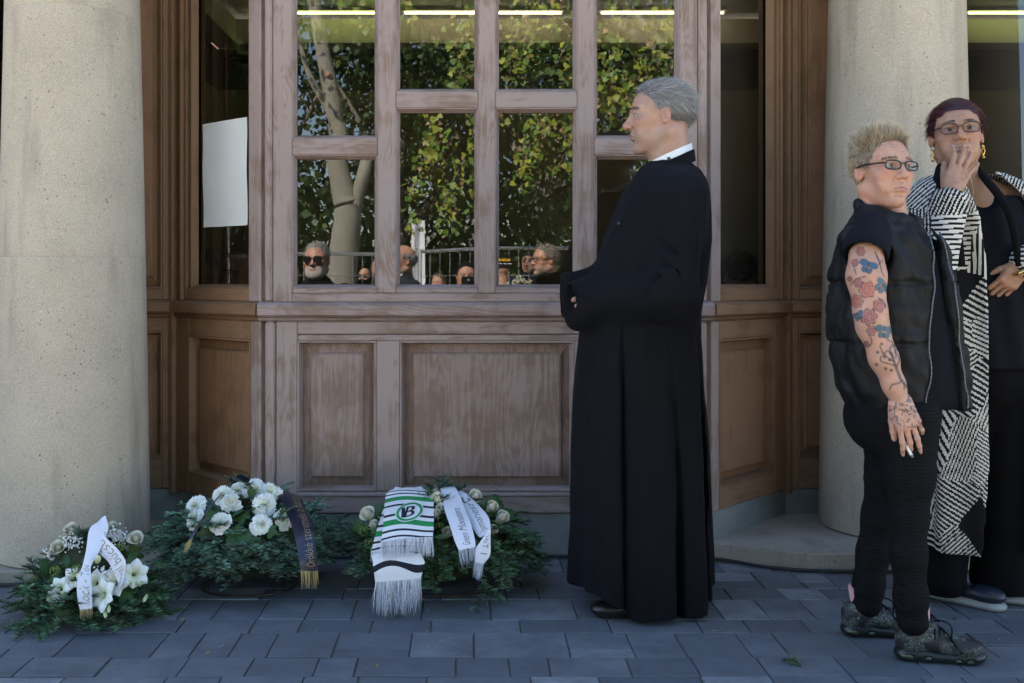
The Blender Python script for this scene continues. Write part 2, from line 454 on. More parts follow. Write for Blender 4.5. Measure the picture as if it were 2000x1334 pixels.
# sunk courtyard in front of the terrace, one sheet out to the horizon
g = 120.0
struct(mk('courtyard_ground', [(-g, -g, COURT), (g, -g, COURT), (g, g, COURT), (-g, g, COURT)], [[0, 1, 2, 3]], M_GRAVEL))
# terrace bed and its pavers
terr = struct(bbox_obj('terrace_pavement', -5.5, 5.5, -1.95, 0.9, COURT - 0.05, -0.006, M_JOINT, bev=0))
def paver_mesh(w, d, key):
    r = random.Random(key); bm = bmesh.new()
    V, F = box_vf(-w / 2, w / 2, -d / 2, d / 2, -0.05, 0)
    vs = [bm.verts.new((v[0] + r.uniform(-.0015, .0015), v[1] + r.uniform(-.0015, .0015), v[2])) for v in V]
    for f in F: bm.faces.new([vs[i] for i in f])
    ed = [e for e in bm.edges if all(v.co.z > -0.01 for v in e.verts)]
    bmesh.ops.bevel(bm, geom=ed, offset=0.003, segments=2, profile=0.6, affect='EDGES')
    bmesh.ops.recalc_face_normals(bm, faces=bm.faces[:])
    me = bpy.data.meshes.new('paver'); bm.to_mesh(me); bm.free(); me.materials.append(M_PAVER); return me
rp = random.Random(5); PMESH = {}
yy = 0.30; bands = []
while yy > -1.90:
    d = rp.choice([0.215, 0.13, 0.15, 0.215]); bands.append((yy - d, yy)); yy -= d
def put_paver(x0, x1, y0, y1):
    w, d = round(x1 - x0 - 0.005, 3), round(y1 - y0 - 0.005, 3)
    k = (w, d, rp.randint(0, 2))
    if k not in PMESH: PMESH[k] = paver_mesh(w, d, str(k))
    o = bpy.data.objects.new('paver', PMESH[k]); COL.objects.link(o); o.parent = terr
    o.location = ((x0 + x1) / 2, (y0 + y1) / 2, rp.uniform(-0.002, 0.002))
    o.rotation_euler = (rp.uniform(-.006, .006), rp.uniform(-.004, .004), rp.uniform(-.004, .004))
for y0, y1 in bands:
    # only as wide as the photograph's view of it, plus a margin
    Z = 4.2 + y1; xl, xr = -0.52 * Z - 0.3, 0.60 * Z + 0.35
    x = xl - rp.uniform(0, .3)
    while x < xr:
        w = rp.choice([0.12, 0.16, 0.20, 0.20, 0.24, 0.30])
        if y1 - y0 > 0.2 and rp.random() < 0.30:
            ys = y1 - rp.choice([0.115, 0.14]); put_paver(x, x + w, ys, y1); put_paver(x, x + w, y0, ys)
        else: put_paver(x, x + w, y0, y1)
        x += w
# stone steps down to the court
for i in range(2):
    struct(bbox_obj('terrace_step', -5.5, 5.5, -1.96 - 0.32 * (i + 1), -1.96 - 0.32 * i, COURT - 0.05, -0.133 * (i + 1), M_SLAB, bev=0.01))
# slabs under the columns
def slab(name, poly, h):
    bm = bmesh.new(); vs = [bm.verts.new((x, y, -0.02)) for x, y in poly]; f = bm.faces.new(vs)
    r = bmesh.ops.extrude_face_region(bm, geom=[f]); bmesh.ops.translate(bm, verts=[v for v in r['geom'] if isinstance(v, bmesh.types.BMVert)], vec=(0, 0, h + 0.02))
    bmesh.ops.recalc_face_normals(bm, faces=bm.faces[:])
    bmesh.ops.subdivide_edges(bm, edges=bm.edges[:], cuts=14, use_grid_fill=True)
    rr = random.Random(9)
    top = [e for e in bm.edges if all(v.co.z > h - 1e-4 for v in e.verts) and any(abs(fc.normal.z) < .5 for fc in e.link_faces)]
    for v in set(v for e in top for v in e.verts):
        v.co += Vector((rr.uniform(-.004, .004), rr.uniform(0, .012), -rr.uniform(0, .010)))
    me = bpy.data.meshes.new(name); bm.to_mesh(me); bm.free(); me.materials.append(M_SLAB)
    o = bpy.data.objects.new(name, me); COL.objects.link(o); return struct(o)
slab('stone_slab', [(0.99, 0.02), (1.02, -0.06), (1.35, -0.215), (2.55, -0.215), (2.75, 0.03), (2.2, 0.55), (1.48, 0.55)], 0.075)
slab('stone_slab', [(-2.6, -0.37), (-1.80, -0.37), (-1.30, -0.28), (-1.02, -0.05), (-1.36, 0.5), (-2.6, 0.5)], 0.045)

# ------------------------------------------------------------------ the building
bld = thing('chapel_building', 'long building with pale wall above the wooden bays, behind columns and people', 'building')
bbox_obj('wall', -14, 14, 0.02, 0.30, 2.98, 3.60, M_PLASTER, bld, 0.01)
bbox_obj('wall', -14, -4.6, 0.02, 0.30, -0.4, 2.975, M_PLASTER, bld, 0.01)
bbox_obj('wall', 4.9, 14, 0.02, 0.30, -0.4, 2.975, M_PLASTER, bld, 0.01)
bbox_obj('roof', -14.3, 14.3, -0.25, 7.2, 3.60, 3.78, M_ROOF, bld, 0.02)
# interior room
M_CEIL = None
def ceil_mat():
    m, nt, b = newmat('ceiling_tile'); v = objco(nt, rnd=False)
    n = noise(nt, v, 90, 3)
    c = mixc(nt, n, (0.62, 0.60, 0.54), (0.72, 0.70, 0.64)); nt.links.new(c, b.inputs['Base Color']); b.inputs['Roughness'].default_value = 0.9; return m
M_CEIL = ceil_mat()
M_INW = plain('room_wall', (0.20, 0.165, 0.11), 0.85, 0.1, 4)
M_IND = plain('room_dark_band', (0.045, 0.037, 0.032), 0.7, 0.1, 4)
M_INB = plain('room_soffit', (0.58, 0.54, 0.44), 0.85, 0.05, 4)
bbox_obj('room_wall', -2.2, 6.2, 4.0, 4.15, COURT, 2.73, M_INW, bld, 0)
bbox_obj('dark_wall_band', -2.2, 6.2, 3.985, 4.15, 2.735, 3.06, M_IND, bld, 0)
bbox_obj('soffit', -2.05, 6.2, 3.80, 4.15, 3.065, 3.26, M_INB, bld, 0.004)
bbox_obj('room_wall', -2.2, -2.06, 0.62, 3.97, COURT, 2.73, M_INW, bld, 0)
bbox_obj('dark_wall_band', -2.2, -2.055, 0.62, 3.97, 2.735, 3.06, M_IND, bld, 0)
bbox_obj('soffit', -2.2, -1.86, 0.62, 3.795, 3.065, 3.26, M_INB, bld, 0.004)
bbox_obj('room_wall', 6.05, 6.2, 0.62, 3.97, COURT, 3.3, M_INW, bld, 0)
bbox_obj('room_floor', -2.2, 6.2, 0.62, 4.15, COURT - 0.1, COURT + 0.004, M_IND, bld, 0)
bbox_obj('ceiling_backing', -2.2, 6.2, 0.35, 4.15, 3.34, 3.40, M_IND, bld, 0)
bbox_obj('room_wall', -6.5, -2.21, 2.4, 2.55, COURT, 3.4, M_IND, bld, 0); bbox_obj('room_wall', -6.6, -6.5, 0.31, 2.4, COURT, 3.4, M_IND, bld, 0); bbox_obj('ceiling_backing', -6.5, -2.21, 0.35, 2.39, 3.34, 3.4, M_IND, bld, 0); bbox_obj('room_floor', -6.5, -2.21, .62, 2.39, COURT - .1, COURT + .004, M_IND, bld, 0)
x = -1.84
while x < 6.0:
    yb = 3.78
    for k in range(5):
        bbox_obj('ceiling_tile', x, x + 0.592, yb - 0.592, yb, 3.30, 3.315, M_CEIL, bld, 0.003); yb -= 0.6
    x += 0.6
def emit(name, col, s):
    m, nt, b = newmat(name); b.inputs['Emission Color'].default_value = c4(col); b.inputs['Emission Strength'].default_value = s
    b.inputs['Base Color'].default_value = c4(col); return m
M_TUBE = emit('lamp_tube', (1.0, 0.90, 0.62), 1.7); M_TUBEG = emit('green_lamp_tube', (0.86, 1.0, 0.42), 1.7)
lamps = [(-1.36, -0.55, 'G', 'strip lamp with greenish light behind the leftmost tall pane'), (-0.52, 0.10, 'W', 'strip lamp glowing behind the second tall pane'),
         (0.16, 0.75, 'W', 'strip lamp glowing behind the third tall pane'), (1.02, 2.02, 'W', 'strip lamp glowing behind the priest and right side pane'), (3.9, 5.3, 'G', 'strip lamp with greenish light behind the right column window')]
for x0, x1, c, lb in lamps:
    t = thing('ceiling_lamp', lb, 'lamp', (0, 0, 0), 'ceiling lamps inside the room')
    bbox_obj('housing', x0, x1, 3.60, 3.70, 3.275, 3.298, M_INB, t, 0.004)
    V, F = tube([(x0 + .02, 3.64, 3.262), (x1 - .02, 3.64, 3.262)], 0.007, 8)
    mk('lamp_tube', V, F, M_TUBEG if c == 'G' else M_TUBE, t, True)

# ------------------------------------------------------------------ wooden bays
def zpx(py): return CAM_H + (550 - py) / 465.0
def xpx(px): return (px - 915) / 465.0
Z_GB, Z_S1, Z_S0 = zpx(563), zpx(591), zpx(617)
TOP = 2.975
class Frame:
    """a facet: local x along it, local -y outwards"""
    def __init__(s, root, p0, p1, mv, mh, mp):
        s.root = root; s.loc = (p0[0], p0[1], 0); s.rot = math.atan2(p1[1] - p0[1], p1[0] - p0[0]); s.len = math.hypot(p1[0] - p0[0], p1[1] - p0[1])
        s.mv, s.mh, s.mp = mv, mh, mp
    def bar(s, name, x0, x1, z0, z1, yf=-0.03, yb=0.05, mat=None, bev=0.004):
        m = mat or (s.mv if (z1 - z0) > (x1 - x0) else s.mh)
        return bbox_obj(name, x0, x1, yf, yb, z0, z1, m, s.root, bev, 1, s.loc, s.rot)
    def glazed(s, x0, x1, z0, z1, bead=0.016, tilt=0.0):
        """four bevelled beads and a pane"""
        yf, yg = -0.027, 0.004
        for nm, prof, ax, a, b, m in (
            ('glazing_bead', [(x0, yf), (x0 + .003, yf), (x0 + bead, yg), (x0, yg)], 'z', z0, z1, s.mv),
            ('glazing_bead', [(x1, yf), (x1 - .003, yf), (x1 - bead, yg), (x1, yg)], 'z', z0, z1, s.mv),
            ('glazing_bead', [(yf, z0), (yf, z0 + .003), (yg, z0 + bead), (yg, z0)], 'x', x0 + .001, x1 - .001, s.mh),
            ('glazing_bead', [(yf, z1), (yf, z1 - .003), (yg, z1 - bead), (yg, z1)], 'x', x0 + .001, x1 - .001, s.mh)):
            extr(nm, prof, a, b, ax, m, s.root, s.loc, s.rot)
        t = math.tan(tilt)
        V = [(x0, yg + .006 - t * (x1 - x0) / 2, z0), (x1, yg + .006 + t * (x1 - x0) / 2, z0), (x1, yg + .006 + t * (x1 - x0) / 2, z1), (x0, yg + .006 - t * (x1 - x0) / 2, z1)]
        mk('pane', V, [[0, 1, 2, 3]], M_GLASS, s.root, loc=s.loc, rotz=s.rot)
    def panel(s, x0, x1, z0, z1, m=0.017, inset=0.036):
        """moulded recess with a raised field"""
        yb = 0.022
        for nm, prof, ax, a, b, mt in (
            ('panel_moulding', [(x0, -0.03), (x0 + .006, -0.031), (x0 + m * .6, -0.012), (x0 + m, yb), (x0, yb)], 'z', z0, z1, s.mv),
            ('panel_moulding', [(x1, -0.03), (x1 - .006, -0.031), (x1 - m * .6, -0.012), (x1 - m, yb), (x1, yb)], 'z', z0, z1, s.mv),
            ('panel_moulding', [(-0.03, z0), (-0.031, z0 + .006), (-0.012, z0 + m * .6), (yb, z0 + m), (yb, z0)], 'x', x0 + .001, x1 - .001, s.mh),
            ('panel_moulding', [(-0.03, z1), (-0.031, z1 - .006), (-0.012, z1 - m * .6), (yb, z1 - m), (yb, z1)], 'x', x0 + .001, x1 - .001, s.mh)):
            extr(nm, prof, a, b, ax, mt, s.root, s.loc, s.rot)
        X0, X1, Z0, Z1 = x0 + m - .002, x1 - m + .002, z0 + m - .002, z1 - m + .002
        i1, i2 = inset, inset + 0.010
        def ring(i, y): return [(X0 + i, y, Z0 + i), (X1 - i, y, Z0 + i), (X1 - i, y, Z1 - i), (X0 + i, y, Z1 - i)]
        V = ring(0, 0.020) + ring(i1, 0.008) + ring(i1 + .001, -0.002) + ring(i2, -0.009)
        F = []
        for k in range(3):
            for j in range(4): F.append([4 * k + j, 4 * k + (j + 1) % 4, 4 * k + 4 + (j + 1) % 4, 4 * k + 4 + j])
        F.append([12, 13, 14, 15])
        mk('panel', V, F, s.mp, s.root, loc=s.loc, rotz=s.rot)
    def sill(s, x0, x1, cut0=0.0, cut1=0.0):
        z0, z1 = Z_S0, Z_S1
        prof = [(0.03, z0), (-0.046, z0 - 0.004), (-0.062, z0 + 0.006), (-0.062, z1 - 0.012), (-0.050, z1 - 0.002), (-0.02, z1 + 0.006), (0.03, z1 + 0.008)]
        extr('sill', prof, x0, x1, 'x', s.mh, s.root, s.loc, s.rot)
        extr('sill_moulding', [(0.03, z0 - .006), (-0.036, z0 - .006), (-0.042, z0 - .014), (-0.028, z0 - .022), (0.03, z0 - .022)], x0, x1, 'x', s.mh, s.root, s.loc, s.rot)
    def flashing(s, x0, x1, z1):
        bbox_obj('flashing', x0, x1, -0.018, 0.04, -0.02, z1, M_ZINC, s.root, 0.003, 1, s.loc, s.rot)
Z_BR = zpx(999.5)
def side_facet(root, p0, p1, g0, g1, flip):
    """45 degree facet; g0,g1 glass limits as fraction from the front corner; flip=True: front corner at local x=len"""
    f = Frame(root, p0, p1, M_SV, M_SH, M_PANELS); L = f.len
    def X(s): return L * (1 - s) if flip else L * s
    def bx(nm, s0, s1, z0, z1, **k): a, b = sorted((X(s0), X(s1))); return f.bar(nm, a, b, z0, z1, **k)
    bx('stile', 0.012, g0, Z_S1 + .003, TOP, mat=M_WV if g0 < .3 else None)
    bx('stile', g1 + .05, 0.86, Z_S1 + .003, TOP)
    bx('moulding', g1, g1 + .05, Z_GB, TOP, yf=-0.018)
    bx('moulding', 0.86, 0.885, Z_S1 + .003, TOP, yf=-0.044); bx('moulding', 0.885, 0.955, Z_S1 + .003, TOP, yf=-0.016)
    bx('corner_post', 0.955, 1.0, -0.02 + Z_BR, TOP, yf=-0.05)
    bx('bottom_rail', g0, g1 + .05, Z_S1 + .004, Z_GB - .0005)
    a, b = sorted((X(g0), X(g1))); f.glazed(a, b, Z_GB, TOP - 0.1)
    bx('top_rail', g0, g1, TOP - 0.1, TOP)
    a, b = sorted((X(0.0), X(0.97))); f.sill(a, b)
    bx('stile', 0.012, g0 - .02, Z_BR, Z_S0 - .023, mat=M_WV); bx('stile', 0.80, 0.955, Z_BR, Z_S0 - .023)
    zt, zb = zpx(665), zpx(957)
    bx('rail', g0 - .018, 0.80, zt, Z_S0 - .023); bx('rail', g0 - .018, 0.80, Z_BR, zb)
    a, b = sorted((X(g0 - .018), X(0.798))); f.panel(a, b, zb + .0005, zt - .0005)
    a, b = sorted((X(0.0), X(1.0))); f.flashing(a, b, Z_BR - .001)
bay = thing('wooden_bay_window', 'weathered mauve wooden bay window with four tall panes over panels, behind the wreaths', 'bay window')
FL, FR = -0.845, 0.990
fr = Frame(bay, (0, 0), (1, 0), M_WV, M_WH, M_PANEL)
xs = [535, 573, 739, 774, 934, 967, 1126, 1159, 1324, 1360]; X_ = [xpx(v) for v in xs]
fr.bar('corner_bead', FL - .004, X_[0] - .001, Z_S1 + .003, TOP, yf=-0.040, bev=0.009); fr.bar('corner_bead', X_[9] + .001, FR + .004, Z_S1 + .003, TOP, yf=-0.040, bev=0.009)
fr.bar('stile', X_[0], X_[1], Z_S1 + .003, TOP); fr.bar('stile', X_[8], X_[9], Z_S1 + .003, TOP)
for a, b in ((2, 3), (4, 5), (6, 7)): fr.bar('mullion', X_[a], X_[b], Z_GB - .02, TOP)
tl = [0.0035, -0.0015, 0.0025, -0.001]
for i, (a, b) in enumerate(((1, 2), (3, 4), (5, 6), (7, 8))):
    z1, z0 = (zpx(272), zpx(304)) if i in (0, 3) else (zpx(181), zpx(213))
    fr.bar('transom', X_[a] + .0005, X_[b] - .0005, z0, z1)
    fr.glazed(X_[a], X_[b], Z_GB, z0 - .0005, tilt=tl[i]); fr.glazed(X_[a], X_[b], z1 + .0005, TOP - 0.1, tilt=-tl[i] * .6)
    fr.bar('top_rail', X_[a] + .0005, X_[b] - .0005, TOP - .1, TOP)
    
fr.bar('bottom_rail', X_[1], X_[8], Z_S1 + .004, Z_GB - .021)
for i, (a, b) in enumerate(((1, 2), (3, 4), (5, 6), (7, 8))): fr.bar('bottom_rail', X_[a] + .0005, X_[b] - .0005, Z_GB - .0205, Z_GB - .0005)
fr.sill(FL - .03, FR + .03)
zt, zb = zpx(665), zpx(957)
lx = [541, 583, 736, 782, 1120, 1165, 1318, 1360]; L_ = [xpx(v) for v in lx]
fr.bar('corner_bead', FL - .002, L_[0] - .001, Z_BR, Z_S0 - .023, yf=-0.042, bev=0.008); fr.bar('corner_bead', L_[7] + .001, FR + .002, Z_BR, Z_S0 - .023, yf=-0.042, bev=0.008)
fr.bar('stile', L_[0], L_[1], Z_BR, Z_S0 - .023); fr.bar('stile', L_[6], L_[7], Z_BR, Z_S0 - .023)
fr.bar('rail', L_[1] + .0005, L_[6] - .0005, zpx(652), Z_S0 - .023); fr.bar('rail', L_[1] + .0005, L_[6] - .0005, zt, zpx(653), yf=-0.028)
fr.bar('rail', L_[1] + .0005, L_[6] - .0005, Z_BR, zb - .018); 
extr('rail_moulding', [(0.03, zb - .0175), (-0.036, zb - .0175), (-0.036, zb - .010), (-0.02, zb), (0.03, zb)], L_[1] + .0005, L_[6] - .0005, 'x', M_WH, bay)
fr.bar('muntin', L_[2], L_[3], zb + .0005, zt - .0005); fr.bar('muntin', L_[4], L_[5], zb + .0005, zt - .0005)
for a, b in ((1, 2), (3, 4), (5, 6)): fr.panel(L_[a] + .0005, L_[b] - .0005, zb + .0005, zt - .0005)
fr.flashing(FL, FR, Z_BR - .001)
fr.bar('backing_board', FL + .02, FR - .02, 0.0, Z_S0 - .03, yf=0.055, yb=0.075, bev=0)
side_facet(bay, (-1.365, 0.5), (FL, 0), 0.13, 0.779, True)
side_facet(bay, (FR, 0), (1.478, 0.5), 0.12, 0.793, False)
# flat bits of wall behind the columns
def back_wall(root, x0, x1, side):
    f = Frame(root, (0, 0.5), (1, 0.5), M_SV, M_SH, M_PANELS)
    a, b = (x1 - 0.065, x1 - .002) if side == 'L' else (x0 + .002, x0 + 0.065)
    c, d = (x0, a) if side == 'L' else (b, x1)
    f.bar('stile', a, b, Z_BR, Z_S0 - .023); f.bar('stile', a, b, Z_S1 + .003, TOP)
    zt, zb = zpx(658), zpx(935)
    f.bar('rail', c, d, zt, Z_S0 - .023); f.bar('rail', c, d, Z_BR, zb); f.panel(c, d, zb + .0005, zt - .0005)
    f.bar('rail', c, d, Z_S1 + .003, zpx(566)); f.panel(c, d, zpx(565), TOP - 0.1)
    f.sill(x0, x1); f.flashing(x0, x1, Z_BR - .001)
wl = thing('wood_panelling', 'narrow brown wood panelling beside the left stone column', 'panelling', group='panelling between bays')
back_wall(wl, -1.88, -1.366, 'L')
wr = thing('wood_panelling', 'narrow brown wood panelling beside the right stone column', 'panelling', group='panelling between bays')
back_wall(wr, 1.479, 2.18, 'R')
# neighbouring bays, of which slivers show
b2 = thing('wooden_bay_window', 'brown wooden bay with dark glass right of the right column', 'bay window')
side_facet(b2, (2.19, 0.5), (2.71, 0), 0.10, 0.93, True)
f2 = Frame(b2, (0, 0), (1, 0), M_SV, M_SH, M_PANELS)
f2.bar('stile', 2.71, 2.80, Z_BR, TOP); f2.glazed(2.80, 3.3, Z_GB, TOP); f2.sill(2.71, 3.6); f2.panel(2.80, 3.4, zb, zt); f2.bar('rail', 2.8, 3.4, Z_BR, zb); f2.flashing(2.71, 4.9, Z_BR - .001); f2.bar('stile', 3.4, 4.9, Z_BR, TOP)
b3 = thing('wooden_bay_window', 'dark bay window sliver left of the left stone column', 'bay window')
side_facet(b3, (-2.42, 0), (-1.89, 0.5), 0.10, 0.93, False)
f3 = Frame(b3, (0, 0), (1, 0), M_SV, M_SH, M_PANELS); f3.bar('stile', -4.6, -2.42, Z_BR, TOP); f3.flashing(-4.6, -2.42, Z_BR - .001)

# ------------------------------------------------------------------ columns
def column(label, x, y, z0, r0, r1, joints):
    t = thing('stone_column', label, 'column', (x, y, z0), 'stone columns')
    zs = [0.0] + joints + [2.98 - z0]
    rng = np.random.default_rng(int(r0 * 1000))
    for a, b in zip(zs[:-1], zs[1:]):
        n = 72; hs = np.concatenate([[a + .0002, a + .0022], np.linspace(a + .03, b - .03, 14), [b - .0022, b - .0002]])
        V = []
        for i, h in enumerate(hs):
            q = h / 2.98; r = r0 + (r1 - r0) * (q ** 1.25) - (0.0005 if i in (0, len(hs) - 1) else 0)
            for k in range(n):
                an = 2 * math.pi * k / n; V.append((r * math.cos(an), r * math.sin(an), h))
        F = [(i * n + k, i * n + (k + 1) % n, (i + 1) * n + (k + 1) % n, (i + 1) * n + k) for i in range(len(hs) - 1) for k in range(n)]
        V = np.array(V); V *= 1 + 0.0035 * (vnoise(V + [x, y, 0], 7)[:, None] - .5) * [1, 1, 0]
        mk('drum', V, np.array(F), M_STONE, t, True)
    return t
column('pale stone column at the left edge behind the small wreath', -1.646, -0.03, 0.045, 0.305, 0.247, [1.21, 2.20])
column('pale stone column behind the woman in the puffer vest', 1.905, 0.26, 0.075, 0.325, 0.268, [0.62, 2.36])

# ------------------------------------------------------------------ cable and paper
pts = [at(-90, 1128, -.43), at(-20, 1128, -.43), at(60, 1105, -.40), at(130, 1112, -.405)]
cp = [(-2.6, -0.41, .012), (-2.1, -0.40, .012), (-1.85, -0.43, .012), (-1.2, -0.36, .012), (-0.9, -0.12, .012), (-.5, -.045, .012), (0.0, -0.04, .012), (.5, -.035, .012), (0.98, -0.06, .012), (1.2, -0.19, .012), (1.42, -0.245, .012), (1.9, -0.25, .012), (2.6, -0.25, .012)]
V, F = tube(spline(cp, 90), 0.007, 8)
tag(mk('cable', V, F, M_RUBBER, None, True), 'thin black cable lying along the foot of the facade', 'cable')
# sheet of paper fixed to the left angled pane (seen through/at the glass)
L0 = np.array([-1.365, 0.5]); L1 = np.array([FL, 0.0]); dl = (L1 - L0) / np.linalg.norm(L1 - L0); nn_ = np.array([dl[1], -dl[0]])
def facet_pt(px, py, off):
    # intersect view ray with the facet plane
    d = np.array([(px - 915) / FPX, 1.0, (550 - py) / FPX]); o = np.array([0, -CAM_D, CAM_H])
    p0 = L0 + nn_ * off; t = ((p0 - o[:2]) @ nn_) / (d[:2] @ nn_); return o + d * t
cor = [facet_pt(400, 444, .001), facet_pt(487, 440, .001), facet_pt(485, 229, .001), facet_pt(397, 243, .001)]
V = []; n = 10
for j in range(n + 1):
    for i in range(n + 1):
        u, v = i / n, j / n
        p = (1 - v) * ((1 - u) * cor[0] + u * cor[1]) + v * ((1 - u) * cor[3] + u * cor[2])
        w = 0.003 * math.sin(u * 5 + v) + 0.002 * math.sin(v * 9) + 0.005
        V.append((p[0] + nn_[0] * (-w), p[1] + nn_[1] * (-w), p[2]))
V = np.array(V); V[:, :2] += nn_ * 0.012
F = np.array([(j * (n + 1) + i, j * (n + 1) + i + 1, (j + 1) * (n + 1) + i + 1, (j + 1) * (n + 1) + i) for j in range(n) for i in range(n)])
tag(mk('paper_sheet', V, F, M_PAPER, None, True), 'blank white sheet of paper stuck on the left angled pane', 'paper')
# ================================================================== people: library
def rotz(a): c, s = math.cos(a), math.sin(a); return np.array([[c, -s, 0], [s, c, 0], [0, 0, 1]])
def rotx(a): c, s = math.cos(a), math.sin(a); return np.array([[1, 0, 0], [0, c, -s], [0, s, c]])
def roty(a): c, s = math.cos(a), math.sin(a); return np.array([[c, 0, s], [0, 1, 0], [-s, 0, c]])

def make_head(h=0.003, skin=(0.50, 0.29, 0.21), lip=(0.42, 0.17, 0.14), brow=(0.10, 0.07, 0.05), beard=None, stubble=None,
              jaw=1.0, nose=1.0, cheek=0.0, age=0.5, neck=0.056, browdown=0.0, fem=0.0):
    S = Sdf((-.105, -.135, -.225), (.105, .145, .14), h)
    S.ell((0, -.018, .038), (.074, .096, .083), .01)
    S.ell((0, .02, .02), (.066, .072, .075), .03)
    S.ell((0, .032, -.035), (.058 * jaw, .060, .078), .03)
    for s in (-1, 1):
        S.cap((s * .056 * jaw, -.012, -.055), (s * .018, .066, -.098), .019, .016, .03)
        S.ell((s * .044, .058, -.018), (.022 + cheek * .004, .020, .019), .022)
        S.ell((s * .036 * jaw, .062, -.056), (.020 + cheek * .006, .020, .026), .02)
    S.ell((0, .078, -.098), (.021, .017, .017), .016)
    for s in (-1, 1):
        S.cap((s * .052, .062, .030), (s * .016, .0835 + .002 * (1 - fem), .026 - browdown * .004), .010, .010, .012)
        S.ell((s * .0315, .0965, .009), (.0185, .018, .0135), .010, sub=True)
        S.cap((s * .017, .079, .008), (s * .032, .0845, .0168), .0042, .0046, .003); S.cap((s * .032, .0845, .0168), (s * .047, .075, .009), .0046, .004, .003)
        S.cap((s * .018, .0795, .004), (s * .032, .083, -.0010), .0036, .0038, .003); S.cap((s * .032, .083, -.0010), (s * .046, .075, .006), .0038, .0035, .003)
        if age > .4: S.ell((s * .031, .080, -.010), (.014, .008, .006), .008)          # eye bags
    # nose
    S.cap((0, .083, .022), (0, .1085 * (1 + .05 * (nose - 1)), -.020), .0075, .0105 * nose, .010)
    S.ell((0, .1085 + .006 * (nose - 1), -.024), (.0125 * nose, .0115 * nose, .0105 * nose), .006)
    for s in (-1, 1):
        S.ell((s * .0135 * nose, .097, -.0275), (.0085 * nose, .011, .0085), .006)
        S.ell((s * .0075 * nose, .1045, -.0345), (.0038, .0045, .003), .003, sub=True)
        # nasolabial crease
        S.cap((s * .021, .090, -.030), (s * .032, .077, -.060), .0026, .0020, .006, sub=True)
    # mouth
    S.ell((0, .083, -.056), (.028, .014, .020), .012)
    S.cap((-.018, .0895, -.0535), (.018, .0895, -.0535), .0058, .0058, .006); S.ell((0, .0945, -.0525), (.013, .0055, .0045), .005)
    S.ell((0, .0920, -.0655), (.019, .0075, .0062), .006)
    for s in (-1, 1): S.cap((0, .1000, -.0590), (s * .027, .0835, -.0610 - .0015 * age), .0017, .0013, .003, sub=True)
    S.ell((0, .091, -.078), (.018, .006, .004), .008, sub=True)
    # ears
    for s in (-1, 1):
        M = roty(s * -.12) @ rotz(s * .35)
        S.ell((s * .0765, -.010, .000), (.0085, .0185, .0315), .006, M=M)
        S.ell((s * .0845, -.008, .004), (.0060, .0115, .0200), .004, sub=True, M=M)
        S.ell((s * .078, -.002, -.004), (.006, .006, .008), .004)
    # neck
    S.cap((0, -.030, -.055), (0, -.045, -.215), neck, neck * 1.05, .035)
    S.cap((0, -.005, -.10), (0, -.02, -.215), neck * .7, neck * .85, .03)
    for s in (-1, 1): S.cap((s * .052, -.03, -.05), (s * .018, .015, -.205), .012, .012, .02)
    if beard is not None:
        S.ell((0, .062, -.085), (.054 * jaw, .042, .046), .012); S.ell((0, .088, -.052), (.030, .012, .010), .008)
    V, F = S.mesh(); V = relax(V, F, 1, .35)
    C = np.tile(np.array(skin), (len(V), 1)); x, y, z = np.abs(V[:, 0]), V[:, 1], V[:, 2]
    nz = vnoise(V, 40) * .5 + vnoise(V, 110, 7) * .3 + vnoise(V, 300, 3) * .2
    C *= (0.78 + 0.44 * nz)[:, None]; C[:, 1:] *= (1.08 - .16 * vnoise(V, 65, 21))[:, None]
    if age > .6:
        for zz in (.052, .063, .073): C *= (1 - .16 * np.exp(-((z - zz - .004 * np.sin(x * 60)) / .0016) ** 2) * (x < .04) * (y > .03))[:, None]
        for a_ in (-.5, 0., .5): C *= (1 - .20 * np.exp(-((z - .006 - a_ * (x - .05)) / .0014) ** 2) * (x > .050) * (x < .064) * (y > .03))[:, None]
    def blend(m, c): 
        nonlocal C
        C = C * (1 - m[:, None]) + np.array(c) * m[:, None]
    red = np.clip(np.array(skin) * [1.12, .78, .76], 0, 1)
    blend(.45 * np.exp(-(((x - .042) / .022) ** 2 + ((z + .025) / .022) ** 2)) * (y > .03), red)
    blend(.45 * np.exp(-((x / .014) ** 2 + ((z + .024) / .014) ** 2)) * (y > .08), red)
    blend(.4 * (x > .074) * (y < .02) * (z > -.04) * (z < .04), red)
    blend(.35 * np.exp(-(((x - .031) / .02) ** 2 + ((z - .004) / .012) ** 2)) * (y > .05), np.array(skin) * [.72, .6, .62])
    hw = .027
    lm = sstep(.0, .35, 1 - (x / hw) ** 2 - np.where(z > -.0595, ((z + .0595) / .0085), (z + .0595) / .0125) ** 2) * (y > .07)
    blend(.85 * lm, lip)
    blend(.9 * np.exp(-((z + .0597 + .06 * x * 0) / .0013) ** 2) * (x < .026) * (y > .07), np.array(lip) * .35)
    bz = .0335 - browdown * .003 - np.where(x > .035, (x - .035) * .35, 0)
    bm_ = np.exp(-((z - bz) / (.0042 - .0012 * fem)) ** 2) * sstep(.010, .016, x) * sstep(.056, .048, x) * (y > .04)
    blend(np.clip(bm_ * (1.25 * vnoise(V, 300) + .35), 0, .92), brow)
    lash = np.exp(-((z - .0135 + 9 * (x - .032) ** 2) / .0022) ** 2) * sstep(.015, .020, x) * sstep(.050, .045, x) * (y > .06); blend(.75 * lash, (.05, .032, .026))
    blend(.35 * np.exp(-((z + .0015 - 6 * (x - .032) ** 2) / .002) ** 2) * sstep(.016, .021, x) * sstep(.049, .044, x) * (y > .06), (.16, .07, .055))
    jm = sstep(-.035, -.06, z) * sstep(-.03, .0, y) * (z > -.135)
